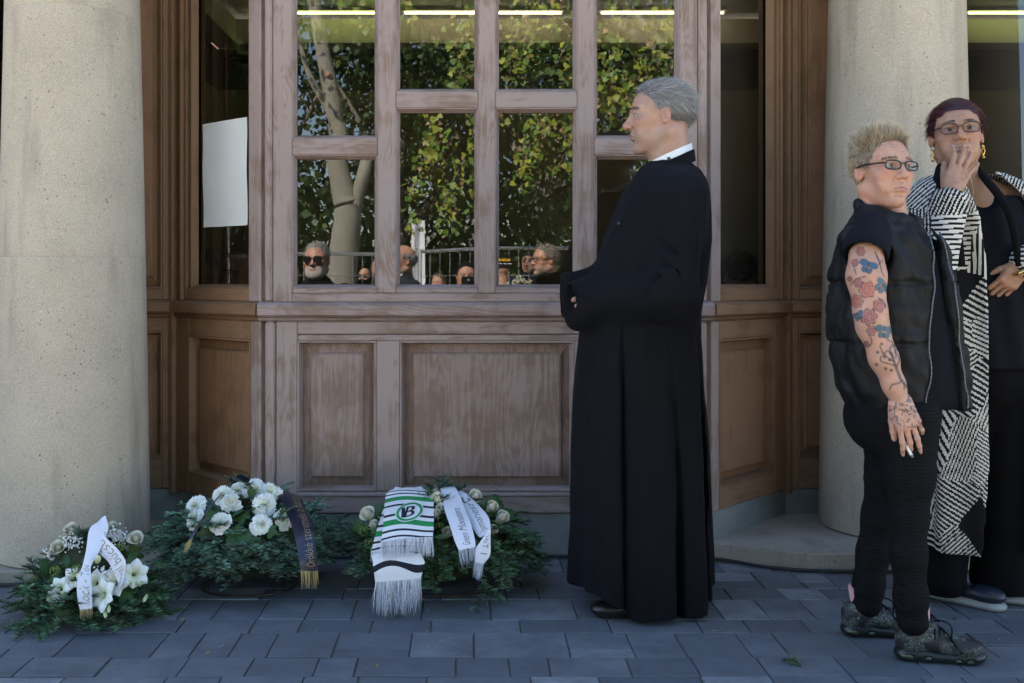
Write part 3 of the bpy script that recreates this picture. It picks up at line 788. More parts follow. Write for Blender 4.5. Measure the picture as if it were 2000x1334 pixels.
    um = (x < .03) * (z > -.055) * (z < -.036) * (y > .08)
    if stubble is not None: blend(np.clip(.55 * np.maximum(jm, um) * (1 - lm), 0, 1), stubble)
    if beard is not None:
        bm2 = np.clip(np.maximum(jm * sstep(.004, -.004, .0 * x + z + .045 - .5 * np.abs(x - .03) * 0), um) * (1 - lm), 0, 1)
        blend(bm2 * (.85), np.array(beard)); C *= (1 - .25 * bm2 * (vnoise(V, 420) - .5))[:, None]
    return V, F, np.clip(C, 0, 1)

def ball(c, r, n=14):
    V = []; F = []
    for i in range(n + 1):
        t = math.pi * i / n
        for k in range(2 * n): p = math.pi * k / n; V.append((math.sin(t) * math.cos(p), math.sin(t) * math.sin(p), math.cos(t)))
    for i in range(n):
        for k in range(2 * n): F.append((i * 2 * n + k, (i + 1) * 2 * n + k, (i + 1) * 2 * n + (k + 1) % (2 * n), i * 2 * n + (k + 1) % (2 * n)))
    V = np.array(V); return V * r + np.array(c), np.array(F), V
def eye_mesh(gaze=(0, 1, 0), iris=(.12, .16, .17), r=.0126, yoff=.0752):
    parts = []; g = np.array(gaze, float); g /= np.linalg.norm(g)
    for s in (-1, 1):
        V, F, D = ball((s * .0315, yoff, .008), r, 12); c = D @ g
        C = np.where((c > .95)[:, None], (.01, .01, .01), np.where((c > .78)[:, None], iris, (.42, .38, .35)))
        parts.append((V, F, C))
    return parts

def strands(R, Dr, L, w, bend=(0, 0, 0), seg=3, col0=(.1, .1, .1), col1=None, cvar=.3, rng=RNG, jit=.25):
    """thin tapering ribbons from roots R along directions Dr (n,3)"""
    n = len(R); Dr = Dr + rng.normal(0, jit, (n, 3)); Dr /= np.linalg.norm(Dr, axis=1)[:, None]
    L = np.broadcast_to(L, (n,)) * rng.uniform(.75, 1.25, n)
    side = np.cross(Dr, rng.normal(0, 1, (n, 3))); side /= np.linalg.norm(side, axis=1)[:, None] + 1e-9
    col0 = np.asarray(col0, float); col1 = col0 if col1 is None else np.asarray(col1, float)
    k = rng.uniform(1 - cvar, 1 + cvar, (n, 1)); b = np.asarray(bend, float); Vs = []; Cs = []
    for i in range(seg + 1):
        t = i / seg; p = R + Dr * (L * t)[:, None] + b * ((L * t) ** 2 / np.maximum(L, 1e-6))[:, None]
        ww = w * (1 - .8 * t ** 2)
        Vs += [p - side * ww / 2, p + side * ww / 2]
        c = (col0 + (col1 - col0) * t) * k; Cs += [c, c]
    V = np.stack(Vs, 1).reshape(-1, 3); C = np.clip(np.stack(Cs, 1).reshape(-1, 3), 0, 1); m = 2 * (seg + 1)
    F = np.concatenate([np.arange(n)[:, None] * m + np.array([2 * i, 2 * i + 1, 2 * i + 3, 2 * i + 2]) for i in range(seg)])
    return V, F, C

def scalp(n, pred, rng=RNG, c=(0, -.018, .038), r=(.077, .099, .086)):
    d = rng.normal(0, 1, (n * 3, 3)); d /= np.linalg.norm(d, axis=1)[:, None]
    P = d * np.array(r) + np.array(c); N = d / np.array(r); N /= np.linalg.norm(N, axis=1)[:, None]
    m = pred(P); return P[m][:n], N[m][:n]
def scalp_cap(pred, col, c=(0, -.018, .038), r=(.0765, .0985, .0855), n=60):
    V, F, D = ball((0, 0, 0), 1.0, n); V = V * np.array(r) + np.array(c)
    cen = V[F].mean(1); F = F[pred(cen)]; return V, F, np.tile(np.array(col), (len(V), 1))
def scalp_v(P, low=-.075, hl=0.0):
    x, y, z = np.abs(P[:, 0]), P[:, 1], P[:, 2]
    front = z > .078 - hl + .25 * (y - .04) - 1.6 * np.maximum(x - .04, 0)
    front |= (z > .045) & (y < .045)
    side = (z > .012) & (y < .032); burn = (z > -.018) & (y < .022) & (y > .004) & (x > .06)
    backm = (z > low) & (y < -.022)
    return np.where(y > .045, front & (z > .07 - hl), front | side | burn | backm)

def make_hand(origin, fwd, back, thumb_side, curls, spreads, scale=1.0, h=0.0022, thumb=(0.5, 0.6, .3), skin=(.5, .29, .21)):
    """wrist at origin, fingers along fwd, back-of-hand normal 'back'; thumb_side=+1: thumb towards cross(fwd,back)... curls per finger index..little"""
    f = np.array(fwd, float); f /= np.linalg.norm(f); b = np.array(back, float); b -= f * (b @ f); b /= np.linalg.norm(b)
    l = np.cross(f, b) * thumb_side; R = np.stack([f, l, b], 1); o = np.array(origin, float)
    def W(p): return o + R @ (np.array(p) * scale)
    S = Sdf(o - .21 * scale, o + .21 * scale, h)
    # palm
    for a in (-.028, -.010, .010, .028): S.cap(W((.005, a * .75, 0)), W((.084 - abs(a - .006) * .25, a, .002)), .0155 * scale, .0125 * scale, .010)
    S.cap(W((-.06, 0, 0)), W((.015, 0, 0)), .027 * scale, .026 * scale, .015)
    S.ell(W((.045, .022, -.010)), .020 * scale, .015)
    tips = []
    ln = [(.043, .026, .021), (.047, .030, .023), (.043, .028, .022), (.034, .021, .019)]
    by = [.030, .010, -.011, -.030]; bx = [.086, .091, .087, .078]; rr = [.0092, .0096, .0091, .0080]
    for i in range(4):
        c = curls[i]; sp = spreads[i]; p = np.array([bx[i], by[i], .001]); ang = 0.0; r = rr[i]
        pts = [p]
        for j, L in enumerate(ln[i]):
            ang += c[j]; d = np.array([math.cos(ang) * math.cos(sp), math.cos(ang) * math.sin(sp), -math.sin(ang)]); p = p + d * L; pts.append(p)
        pts = [W(q) for q in pts]; S.cap(W((bx[i] - .012, by[i] * .95, .004)), pts[0], .0085 * scale, r * 1.08 * scale, .006)
        for j in range(3): S.cap(pts[j], pts[j + 1], r * (1 - .10 * j) * scale, r * (.93 - .12 * j) * scale, .0028)
        for j in (1, 2): S.ell(pts[j], r * (1.02 - .1 * j) * scale, .003)
        tips.append((pts[-2], pts[-1], r * .75 * scale))
    t0 = np.array([.018, .026, -.008]); a0, a1, dz = thumb
    d1 = np.array([math.cos(a0), math.sin(a0), -dz]); t1 = t0 + d1 * .040; d2 = np.array([math.cos(a1), math.sin(a1), -dz * 1.2]); t2 = t1 + d2 * .034; t3 = t2 + d2 * .024
    pts = [W(q) for q in (t0, t1, t2, t3)]
    S.cap(pts[0], pts[1], .0145 * scale, .0115 * scale, .008); S.cap(pts[1], pts[2], .0112 * scale, .0103 * scale, .004); S.cap(pts[2], pts[3], .0103 * scale, .0082 * scale, .004)
    tips.append((pts[2], pts[3], .008 * scale))
    V, F = S.mesh(); V = relax(V, F, 1, .3)
    C = np.tile(np.array(skin), (len(V), 1)) * (.86 + .28 * vnoise(V, 90))[:, None]
    # redder knuckles
    for i in range(4):
        k = np.exp(-(np.linalg.norm(V - W((bx[i], by[i], .010)), axis=1) / .010) ** 2)[:, None]; C = C * (1 - .35 * k) + np.array(skin) * [1.05, .72, .68] * .35 * k
    return V, F, np.clip(C, 0, 1), tips, R

def nails(tips, R, col, scale=1.0):
    parts = []
    for a, b, r in tips[:4]:
        d = (b - a); d /= np.linalg.norm(d); n = R[:, 2] - d * (R[:, 2] @ d); n /= np.linalg.norm(n); s = np.cross(d, n)
        c = b + n * r * .55 + d * r * .35; V, F, D = ball((0, 0, 0), 1, 6)
        parts.append((c + V[:, :1] * d * r * 1.15 + V[:, 1:2] * s * r * .72 + V[:, 2:] * n * r * .38, F, np.tile(np.array(col), (len(V), 1))))
    return join(*parts)

class Person:
    def __init__(s, label, base, group=None):
        s.base = np.array(base, float); s.label = label; s.group = group; s.skin = []; s.kids = []
    def body(s, V, F, C): s.skin.append((V, F, C))
    def head(s, M, center, scale, HV, HF, HC):
        s.body((M @ (HV * scale).T).T + center, HF, HC)
    def part(s, name, V, F, mat, col=None, smooth=True, uv=None, label=None): s.kids.append((name, V, F, mat, col, smooth, uv, label))
    def eyes(s, T, gaze=(0, 1, 0), iris=(.12, .16, .17)):
        for V, F, C in eye_mesh(gaze, iris): s.part('eye', T(V), F, M_EYE, C)
    def brows(s, T, col, n=190, seed=0, down=0.0):
        rng = np.random.default_rng(seed)
        for sg in (-1, 1):
            x = rng.uniform(.013, .052, n); P_ = np.stack([sg * x, .0925 - .58 * (x - .016), .0325 - .003 * down - np.maximum(x - .036, 0) * .35 + rng.normal(0, .0018, n)], 1)
            V, F, C = strands(P_, np.tile(np.array([sg * .9, .25, .35]), (n, 1)), .009, .0012, seg=2, col0=col, cvar=.4, rng=rng, jit=.2); s.part('eyebrow', T(V), F, M_HAIR, C, False)
    def build(s):
        V, F, C = join(*s.skin); o = mk('person', V - s.base, F, M_SKIN, None, True, C, loc=s.base.tolist())
        tag(o, s.label, 'person', s.group)
        for n, V, F, m, c, sm, uv, lb in s.kids:
            k = mk(n, np.asarray(V) - s.base, F, m, o, sm, c, uv)
            if lb == 'stuff': k['kind'] = 'stuff'
            elif lb: k['label'] = lb
        return o

def loft_field(zs, xf, xb, b, y0, power=2.3, fold=None, yc=None):
    """vertical garment: at height z the section spans xf..xb in x and y0+-b in y"""
    zs = np.array(zs)[::1]; o = np.argsort(zs); zs = zs[o]; xf = np.array(xf)[o]; xb = np.array(xb)[o]; b = np.array(b)[o]
    ycs = None if yc is None else np.array(yc)[o]
    def f(X, Y, Z):
        z = Z[0, 0, :]
        A = np.interp(z, zs, xf); B = np.interp(z, zs, xb); hb = np.interp(z, zs, b)
        cx = ((A + B) / 2)[None, None, :]; a = ((B - A) / 2)[None, None, :]; hb_ = hb[None, None, :]
        yy = y0 if ycs is None else np.interp(z, zs, ycs)[None, None, :]
        u = (X - cx) / a; v = (Y - yy) / hb_
        r = (np.abs(u) ** power + np.abs(v) ** power) ** (1 / power)
        d = (r - 1) * np.minimum(a, hb_)
        if fold is not None: d = d + fold(u, v, Z, X, Y)
        return np.maximum(d, np.maximum(z[None, None, :] - zs[-1], zs[0] - z[None, None, :]) * 1.0)
    lo = (min(xf.min(), xb.min()), y0 - b.max() - .1, zs[0]); hi = (max(xf.max(), xb.max()), y0 + b.max() + .1, zs[-1])
    return f, lo, hi

def glasses(M, center, sc, w=.047, hgt=.031, gap=.017, rr=.0021, yb=.106, z=.010, superel=3.2):
    """rim loops, bridge, temples; returns frame mesh and lens mesh in world space"""
    parts = []; lens = []
    for s in (-1, 1):
        cx = s * (gap / 2 + w / 2); P = []
        for k in range(28):
            t = 2 * math.pi * k / 28; c, q = math.cos(t), math.sin(t)
            px = cx + w / 2 * math.copysign(abs(c) ** (2 / superel), c); pz = z + hgt / 2 * math.copysign(abs(q) ** (2 / superel), q)
            P.append((px, yb - .55 * max(0, abs(px) - .03) ** 1.0 * .45, pz))
        V, F = tube(P, rr, 6, True); parts.append((V, F))
        n = len(P); lens.append((np.vstack([np.mean(P, 0), P]), np.array([(0, 1 + k, 1 + (k + 1) % n, 1 + (k + 1) % n) for k in range(n)])[:, [0, 1, 2]]))
        xo = s * (gap / 2 + w); V, F = tube([(xo, yb - .010, z + hgt * .22), (s * .074, yb - .03, z + hgt * .22), (s * .079, .02, z + .008), (s * .080, -.02, z + .004)], rr * 1.25, 6); parts.append((V, F))
    V, F = tube([(-gap / 2 - .001, yb + .001, z + .004), (0, yb + .005, z + .007), (gap / 2 + .001, yb + .001, z + .004)], rr * .9, 6); parts.append((V, F))
    T = lambda V: (M @ (np.asarray(V) * sc).T).T + center
    V, F = join(*parts); LV, LF = join(*lens); return (T(V), F), (T(LV), LF)

# ================================================================== man in the cassock
MY = -0.62
def priest():
    P = lambda px, py, dy=0.0: at(px, py, MY + dy) if dy == 0 else np.array([at(px, py, MY)[0], MY + dy, at(px, py, MY)[2]])
    base = np.array([P(1260, 1220)[0], MY, 0.0]); p = Person('grey-haired man in a long black cassock standing in profile, hands clasped', base)
    skin = (.40, .235, .175)
    M = rotz(rad(86)) @ rotx(rad(-2)); hc = np.array([P(1288, 0)[0], MY, P(0, 231)[2]]); sc = 1.07
    HV, HF, HC = make_head(.0026, skin, (.34, .17, .14), (.07, .055, .05), None, (.30, .22, .19), jaw=1.08, nose=1.12, cheek=.5, age=.9, neck=.060, browdown=.6)
    p.head(M, hc, sc, HV, HF, HC)
    T = lambda V: (M @ (V * sc).T).T + hc
    p.eyes(T, (0, 1, -.05)); p.brows(T, (.075, .065, .06), 220, 1, .6)
    # hair
    rng = np.random.default_rng(1)
    R, N = scalp(12000, scalp_v, rng); y, z = R[:, 1], R[:, 2]
    comb = np.stack([R[:, 0] * 0, -np.ones(len(R)), np.where(z > .06, -.05, -.9)], 1)
    comb -= N * (comb * N).sum(1)[:, None]; up = np.where(z > .07, .26, .12) + np.where((y > .035) & (z > .06), .40, 0) + .35 * (vnoise(R, 45) - .5)
    D = comb + N * up[:, None]; L = np.where(z > .07, np.where(y < -.03, .026, .040), np.where(z > .0, .022, .016))
    g = np.where((z < .02)[:, None], (.20, .195, .19), (.36, .36, .37)) * rng.uniform(.45, 1.5, (len(R), 1))
    hs = strands(R, D, L, .0010, bend=(0, -.25, -.35), seg=3, col0=(1, 1, 1), cvar=.0, rng=rng, jit=.27)
    hc_ = np.repeat(g, 8, 0); cap = scalp_cap(scalp_v, (.13, .125, .125), r=(.080, .102, .092))
    V, F, C = join((hs[0], hs[1], hc_), cap); p.part('hair', T(V), F, M_HAIR, C)
    # hidden body + legs + hands
    S = Sdf(base + [-.45, -.42, 0], base + [.4, .42, 1.62], .014)
    S.ell(P(1285, 470), (.09, .13, .19), .05); S.ell(P(1268, 640), (.11, .15, .2), .05); S.cap(P(1328, 335), P(1305, 410), .05, .06, .04)
    for s in (-1, 1):
        S.chain([P(1270, 680, s * .08), P(1262, 950, s * .09), P(1270, 1190, s * .09)], [.085, .06, .045], .03)
        S.chain([P(1310, 385, s * .17), P(1290, 575, s * .22), P(1150, 585, s * .10)], [.05, .045, .035], .02)
    V, F = S.mesh(); p.body(V, F, np.tile(np.array(skin), (len(V), 1)))
    cu = [(.35, .6, .4)] * 4
    for s, bk in ((-1, (-.1, -1, .2)), (1, (-.2, 1, .3))):
        V, F, C, tips, R_ = make_hand(P(1196, 572, s * .060), (-1, -s * .05, -.22), bk, 1 if s < 0 else -1, cu, (.05, .02, -.02, -.06), 1.05, .003, (.4, .3, .3), skin); p.body(V, F, C)
    # cassock: one loft from collar to hem plus sleeves
    prof = [(316, 1266, 1350, .074), (326, 1252, 1358, .095), (335, 1244, 1368, .135), (352, 1234, 1375, .185), (380, 1218, 1382, .212), (420, 1200, 1385, .215), (470, 1178, 1385, .212), (520, 1160, 1379, .205),
            (570, 1148, 1373, .195), (620, 1138, 1368, .190), (660, 1134, 1367, .190), (720, 1131, 1371, .195), (800, 1127, 1377, .205), (900, 1122, 1383, .222), (1000, 1122, 1385, .225), (1100, 1119, 1389, .232), (1180, 1117, 1392, .238), (1232, 1116, 1393, .24)]
    zs = [P(0, q[0])[2] for q in prof]; xf = [P(q[1], 0)[0] for q in prof]; xb = [P(q[2], 0)[0] for q in prof]; bb = [q[3] for q in prof]
    xs0, xh = P(1196, 0)[0], P(1388, 0)[0]
    zf, zr, zb = .092, .020, .075
    def fold(u, v, Z, X, Y):
        q = np.clip((1.12 - Z) / 1.1, 0, 1); fr = (v < 0.2)
        th = np.arctan2(v, u)
        d = -.010 * q * np.sin(8 * th + .7 + .6 * Z) - .006 * q * np.sin(15 * th + 2.0 - .8 * Z)
        def gr(u0, w, dep): return dep * np.exp(-((u - u0) / w) ** 2)
        us = -.415 - .05 * (1 - q); 
        d = d + fr * (gr(us + .035, .030, .030) * np.clip(q * 3.0, 0, 1) + gr(.36 + .02 * np.sin(5 * Z), .050, .060) * q ** 1.2 + gr(.86, .035, .06) * q ** 1.3)
        d = d - fr * .012 * sstep(us + .01, us - .01, u) * np.clip(q * 3, 0, 1)
        xa, xb_ = P(1150, 0)[0], P(1214, 0)[0]
        hem = np.where(X < xa, zf, np.where(X < xb_, zf + (zr - zf) * .75 * (X - xa) / (xb_ - xa), np.where(X > xh, zb, zr + .006 * np.sin(30 * X))))
        return np.maximum(d, 0) * 0 + d + np.maximum(hem - Z, -.0) * 4.0
    f, lo, hi = loft_field(zs, xf, xb, bb, MY, 2.15, fold)
    S = Sdf((P(1080, 0)[0], MY - .36, -.02), (P(1420, 0)[0], MY + .36, 1.62), .0075)
    S.put(f, lo, hi, .012)
    for s in (-1, 1):
        sh, el, wr = P(1318, 392, s * .165), P(1288, 572, s * .235), P(1150, 588, s * .085)
        if s > 0: el, wr = P(1280, 560, .225), P(1146, 570, .075)
        S.cap(P(1212, 510, s * .09), P(1152, 566, s * .07), .03, .05, .04)
        S.cap(sh, el, .074, .080, .045); S.cap(el, wr, .083, .078, .035)
        S.cap(wr, wr + [-.040, 0, -.012], .076, .090, .02)
        S.cap(wr + [-.11, s * .01, -.012], wr + [.02, s * .02, .0], .078, .05, .008, sub=True)
        # sleeve creases round the elbow
        for k in range(5):
            t = .35 + k * .14; a = el * (1 - t) + wr * t
            S.cap(a + [.02 - .01 * k, s * .088, .06], a + [-.035, s * .088, -.05 + .015 * k], .008, .004, .014, sub=True)
        for k in range(3):
            t = .55 + .17 * k; a = sh * (1 - t) + el * t; S.cap(a + [-.075, s * .03, .03], a + [.0, s * .083, -.03], .009, .004, .016, sub=True)
    S.cap(P(1305, 294), P(1338, 286), .048, .052, .01, sub=True)
    V, F = S.mesh(); V = relax(V, F, 1, .5)
    Nn = vnormals(V, F); V = V + Nn * (.012 * (vnoise(V * [1, 1, .5], 13) - .5) * sstep(.5, 1.0, V[:, 2]) + .007 * (vnoise(V * [1, 1, .35], 30) - .5))[:, None]
    p.part('cassock', V, F, M_CASSOCK)
    # white clerical collar, low black collar band, buttons
    def band(cx, cz, rx, ry, hgt, tilt, n=48, lean=.0):
        V = []
        for k in range(n):
            t = 2 * math.pi * k / n; x = rx * math.cos(t); y = ry * math.sin(t)
            for q in (0, 1): V.append((cx + x * (1 - .06 * q), MY + y * (1 - .06 * q), cz + tilt * x + hgt * q))
        return np.array(V), np.array([(2 * k, 2 * ((k + 1) % n), 2 * ((k + 1) % n) + 1, 2 * k + 1) for k in range(n)])
    c = P(1308, 312); V, F = band(c[0], c[2] - .002, .082, .078, .026, .42); p.part('white_collar', V, F, M_WHITEC)
    V, F = band(c[0] + .002, c[2] - .044, .090, .086, .042, .44); p.part('collar_band', V, F, M_CASSOCK)
    for px, py, dy in ((1297, 316, -.086), (1235, 375, -.11), (1199, 440, -.12)):
        V, F, D = ball((0, 0, 0), 1, 8); p.part('button', P(px, py, dy) + V * [.007, .004, .007], F, M_BLKPL)
    for s in (-1, 1):
        V, F, mt = shoe_dress(P(1146 if s < 0 else 1180, 1218, s * .13) * [1, 1, 0] + [0, 0, .002], math.pi); p.part('shoe', V, F, M_LEATHER)
    return p.build()

def shoe_dress(toe, ang, L=.29):
    S = Sdf((-.02, -.06, -.005), (L + .03, .06, .14), .004)
    S.ell((.055, 0, .028), (.060, .043, .026), .01); S.ell((.14, 0, .032), (.09, .041, .032), .03); S.ell((.235, 0, .045), (.055, .036, .045), .03)
    S.cap((.20, 0, .06), (.235, 0, .10), .035, .036, .02); S.cap((.05, 0, .008), (.25, 0, .008), .038, .030, .006, sq=(1, 1, .28))
    S.put(lambda X, Y, Z: Z - .0 + X * 0 + Y * 0, (-1, -1, -.02), (1, 1, .0), .001, True)
    V, F = S.mesh(); R = rotz(ang + math.pi); return (R @ V.T).T + np.array(toe), F, None
# ================================================================== shoes
def sneaker(heel, ang, L=.285, seedk=0, k_=.88):
    """chunky trainer; heel at local x=0, toe at +x"""
    R = rotz(ang); T = lambda V: (R @ (np.asarray(V) * k_).T).T + np.array(heel)
    S = Sdf((-.04, -.07, -.01), (L + .03, .07, .17), .0034)
    S.ell((.045, 0, .055), (.050, .040, .045), .02); S.cap((.03, 0, .085), (.06, 0, .115), .036, .036, .02)
    S.cap((.07, 0, .075), (.20, 0, .050), .042, .040, .02); S.ell((.225, 0, .047), (.058, .047, .034), .02)
    S.cap((.10, 0, .105), (.185, 0, .070), .026, .024, .015); S.cap((.105, 0, .125), (.125, 0, .10), .022, .02, .01)
    S.cap((.055, 0, .16), (.058, 0, .085), .034, .028, .006, sub=True)
    V, F = S.mesh(); V = relax(V, F, 1, .3)
    S = Sdf((-.04, -.07, -.01), (L + .03, .07, .08), .0034)
    S.cap((.035, 0, .024), (.085, 0, .026), .046, .044, .01, sq=(1, 1, .62)); S.cap((.085, 0, .024), (L - .055, 0, .019), .044, .047, .01, sq=(1, 1, .50)); S.ell((L - .045, 0, .026), (.052, .048, .026), .01)
    S.ell((.125, 0, -.004), (.022, .09, .012), .006, sub=True)
    for cx, cz, rx, rz in ((.025, .024, .030, .011), (.092, .020, .017, .012), (.19, .016, .017, .009), (.228, .018, .014, .008)):
        for s in (-1, 1): S.ell((cx, s * .050, cz), (rx, .010, rz), .003, sub=True)
    S.put(lambda X, Y, Z: Z + X * 0 + Y * 0, (-1, -1, -.02), (1, 1, 0), .001, True)
    SV, SF = S.mesh()
    bub = []
    for cx, cz, rx, rz in ((.025, .024, .030, .011), (.092, .020, .017, .012), (.19, .016, .017, .009), (.228, .018, .014, .008)):
        for s in (-1, 1):
            Vb, Fb, D = ball((0, 0, 0), 1, 8); bub.append((Vb * [rx * .8, .008, rz * .7] + [cx, s * .036, cz], Fb))
    BV, BF = join(*bub)
    lac = []
    for k in range(5):
        x = .118 + k * .015; z = .110 - k * .0085
        lac.append(tube(spline([(x - .004, -.036, z - .025), (x, -.02, z + .010), (x + .003, .0, z + .017), (x, .02, z + .010), (x - .004, .036, z - .025)], 10), .0028, 5))
    lac.append(tube(spline([(.118, 0, .135), (.135, -.03, .150), (.165, -.042, .135), (.165, -.044, .085)], 12), .0026, 5)); lac.append(tube(spline([(.118, 0, .135), (.12, .03, .15), (.15, .04, .12)], 10), .0026, 5))
    lac.append(tube(spline([(.125, 0, .130), (.16, -.030, .10), (.185, -.040, .060), (.20, -.046, .045)], 12), .0026, 5))
    LV, LF = join(*lac)
    out = [('shoe_upper', T(V), F, M_SCRIB), ('shoe_sole', T(SV), SF, M_SOLE), ('sole_window', T(BV), BF, M_BUBBLE), ('laces', T(LV), LF, M_BLACK)]
    return out
def scrib():
    m, nt, b = newmat('scribbled_mesh_fabric'); v = objco(nt, rnd=False)
    col = None; facs = []
    for sc, th in ((62, .022), (95, .030)):
        n = nd(nt, 'TexNoise', {'Vector': v, 'Scale': 40.0, 'Detail': 2.0})
        w = nd(nt, 'VectorMath', {0: n.outputs['Color'], 1: (.05, .05, .05)}, operation='MULTIPLY'); a = nd(nt, 'VectorMath', {0: v, 1: w.outputs[0]}, operation='ADD')
        vo = nd(nt, 'TexVoronoi', {'Vector': a.outputs[0], 'Scale': float(sc)}, feature='DISTANCE_TO_EDGE').outputs['Distance']
        facs.append(nd(nt, 'MapRange', {'Value': vo, 'From Min': th * 1.5, 'From Max': th * .6}).outputs[0])
    gate = nd(nt, 'MapRange', {'Value': noise(nt, v, 22, 2), 'From Min': .47, 'From Max': .53}).outputs[0]
    c = mixc(nt, math_(nt, 'MULTIPLY', facs[0], gate), (.010, .010, .012), (.13, .22, .11))
    c = mixc(nt, math_(nt, 'MULTIPLY', facs[1], math_(nt, 'MULTIPLY', gate, .7)), c, (.26, .27, .29))
    nt.links.new(c, b.inputs['Base Color']); b.inputs['Roughness'].default_value = .6; return m
M_SCRIB = scrib(); M_SOLE = plain('sole_black', (.013, .014, .015), .3, .2); M_BUBBLE = plain('sole_bubble', (.07, .09, .05), .15, .3)
M_SOLEW = plain('sole_white', (.32, .32, .31), .5, .08)
def pants_mat():
    m, nt, b = newmat('textured_leggings'); v = objco(nt, rnd=False)
    tc = nd(nt, 'SeparateXYZ', {0: v}); u = math_(nt, 'ADD', tc.outputs[0], math_(nt, 'MULTIPLY', tc.outputs[1], .8)); cv = nd(nt, 'CombineXYZ', {0: u, 1: tc.outputs[2]})
    br = nd(nt, 'TexBrick', {'Vector': cv.outputs[0], 'Scale': 1.0, 'Mortar Size': .0022, 'Mortar Smooth': .8, 'Brick Width': .026, 'Row Height': .011})
    c = mixc(nt, br.outputs['Fac'], (.0045, .0048, .006), (.0022, .0022, .003)); nt.links.new(c, b.inputs['Base Color']); b.inputs['Roughness'].default_value = .8
    h = math_(nt, 'SUBTRACT', math_(nt, 'MULTIPLY', noise(nt, v, 40, 3), .5), br.outputs['Fac']); bump(nt, b, h, .55, .003)
    b.inputs['Specular IOR Level'].default_value = .15; return m
M_LEGG = pants_mat()

# ================================================================== woman with cropped hair and puffer vest
WY = -1.05
def tattoo(V, C):
    """ink drawn on the arm from the outer side; arm coordinates = flat layout of the outer arm"""
    Zd = V[:, 1] + CAM_D; X = V[:, 0] / Zd * FPX + 915; Y = 550 - (V[:, 2] - CAM_H) / Zd * FPX; out = V[:, 1] < -1.215
    def blend(m, c):
        nonlocal C
        m = np.clip(m, 0, 1) * out * .92; C = C * (1 - m[:, None]) + np.array(c) * m[:, None]
    INK = (.018, .022, .03)
    def line(pts, w=1.1, a=.8, c=INK):
        pts = spline(np.array([(p[0], p[1], 0) for p in pts]), 6 * len(pts))[:, :2]
        d = np.full(len(X), 1e9)
        for p, q in zip(pts[:-1], pts[1:]):
            e = q - p; t = np.clip(((X - p[0]) * e[0] + (Y - p[1]) * e[1]) / (e @ e + 1e-9), 0, 1); d = np.minimum(d, np.hypot(X - p[0] - t * e[0], Y - p[1] - t * e[1]))
        blend(a * sstep(w + .8, w - .3, d), c)
    def flower(cx, cy, r, c, n=6, ph=0.):
        dx, dy = X - cx, Y - cy; rr = np.hypot(dx, dy); th = np.arctan2(dy, dx); e = r * (.72 + .28 * np.abs(np.cos(n / 2 * th + ph)))
        blend(.85 * sstep(e + .6, e - .6, rr) * (.7 + .5 * np.sin(rr * 1.3 + 2 * np.cos(n * th))), c)
        blend(.75 * sstep(1.6, .4, np.abs(rr - e)), INK); blend(.5 * sstep(1.2, .3, np.abs(rr - e * .5)), np.array(c) * .4)
    def bfly(cx, cy, r, rot):
        c, s = math.cos(rot), math.sin(rot); dx, dy = (X - cx) * c + (Y - cy) * s, -(X - cx) * s + (Y - cy) * c
        w = np.full(len(X), 9.)
        for sg in (-1, 1):
            for ox, oy, a, b in ((.60, -.34, .60, .44), (.36, .42, .36, .38)):
                w = np.minimum(w, ((sg * dx / r - ox) / a) ** 2 + ((dy / r - oy) / b) ** 2)
        blend(.9 * sstep(1.15, .95, w), (.04, .055, .07)); blend(.92 * sstep(.8, .6, w), (.035, .105, .165)); blend(.9 * ((np.abs(dx) < .10 * r) & (np.abs(dy) < .75 * r)), INK)
    R1, R2, R3 = (.26, .025, .035), (.32, .05, .065), (.19, .035, .095)
    flower(1681, 491, 9, R1); flower(1670, 513, 7, R2); flower(1694, 566, 17, R2, 6, .4); flower(1673, 588, 14, R1, 7); flower(1677, 553, 9, R3); flower(1660, 545, 5, R1)
    flower(1717, 597, 13, R1, 5); flower(1697, 619, 17, R3, 7, .3); flower(1702, 646, 10, R3, 6); flower(1692, 672, 6, R3)
    bfly(1695, 521, 16, .35); bfly(1722, 560, 15, .9); bfly(1727, 648, 16, .15); bfly(1676, 617, 11, -.5)
    line([(1709, 492), (1717, 510), (1722, 530), (1727, 540)]); line([(1717, 510), (1712, 500)]); line([(1716, 516), (1724, 508)]); line([(1668, 520), (1672, 535)])
    line([(1690, 540), (1672, 545), (1662, 556)]); line([(1716, 582), (1725, 590), (1730, 600)]); line([(1699, 655), (1703, 668), (1698, 676)])
    # curling tree on the forearm
    line([(1772, 756), (1760, 742), (1752, 722), (1748, 712), (1741, 690)], 2.6, .85); line([(1762, 742), (1756, 748), (1742, 752), (1738, 760)], 1.6); line([(1766, 748), (1766, 760)], 1.4)
    line([(1748, 714), (1735, 710), (1722, 706), (1720, 698), (1728, 696)], 1.4); line([(1746, 706), (1733, 698), (1728, 690), (1735, 685), (1739, 692)], 1.4)
    line([(1744, 698), (1738, 682), (1745, 674), (1752, 680), (1748, 688)], 1.4); line([(1752, 716), (1756, 700), (1751, 690)], 1.3); line([(1728, 700), (1722, 684), (1718, 676)], 1.2); line([(1750, 700), (1748, 682), (1742, 668), (1732, 664)], 1.2)
    for q in ((1714, 688), (1738, 703), (1730, 720), (1741, 723), (1712, 712), (1722, 672)): flower(q[0], q[1], 2.4, INK, 5)
    return np.clip(C, 0, 1)

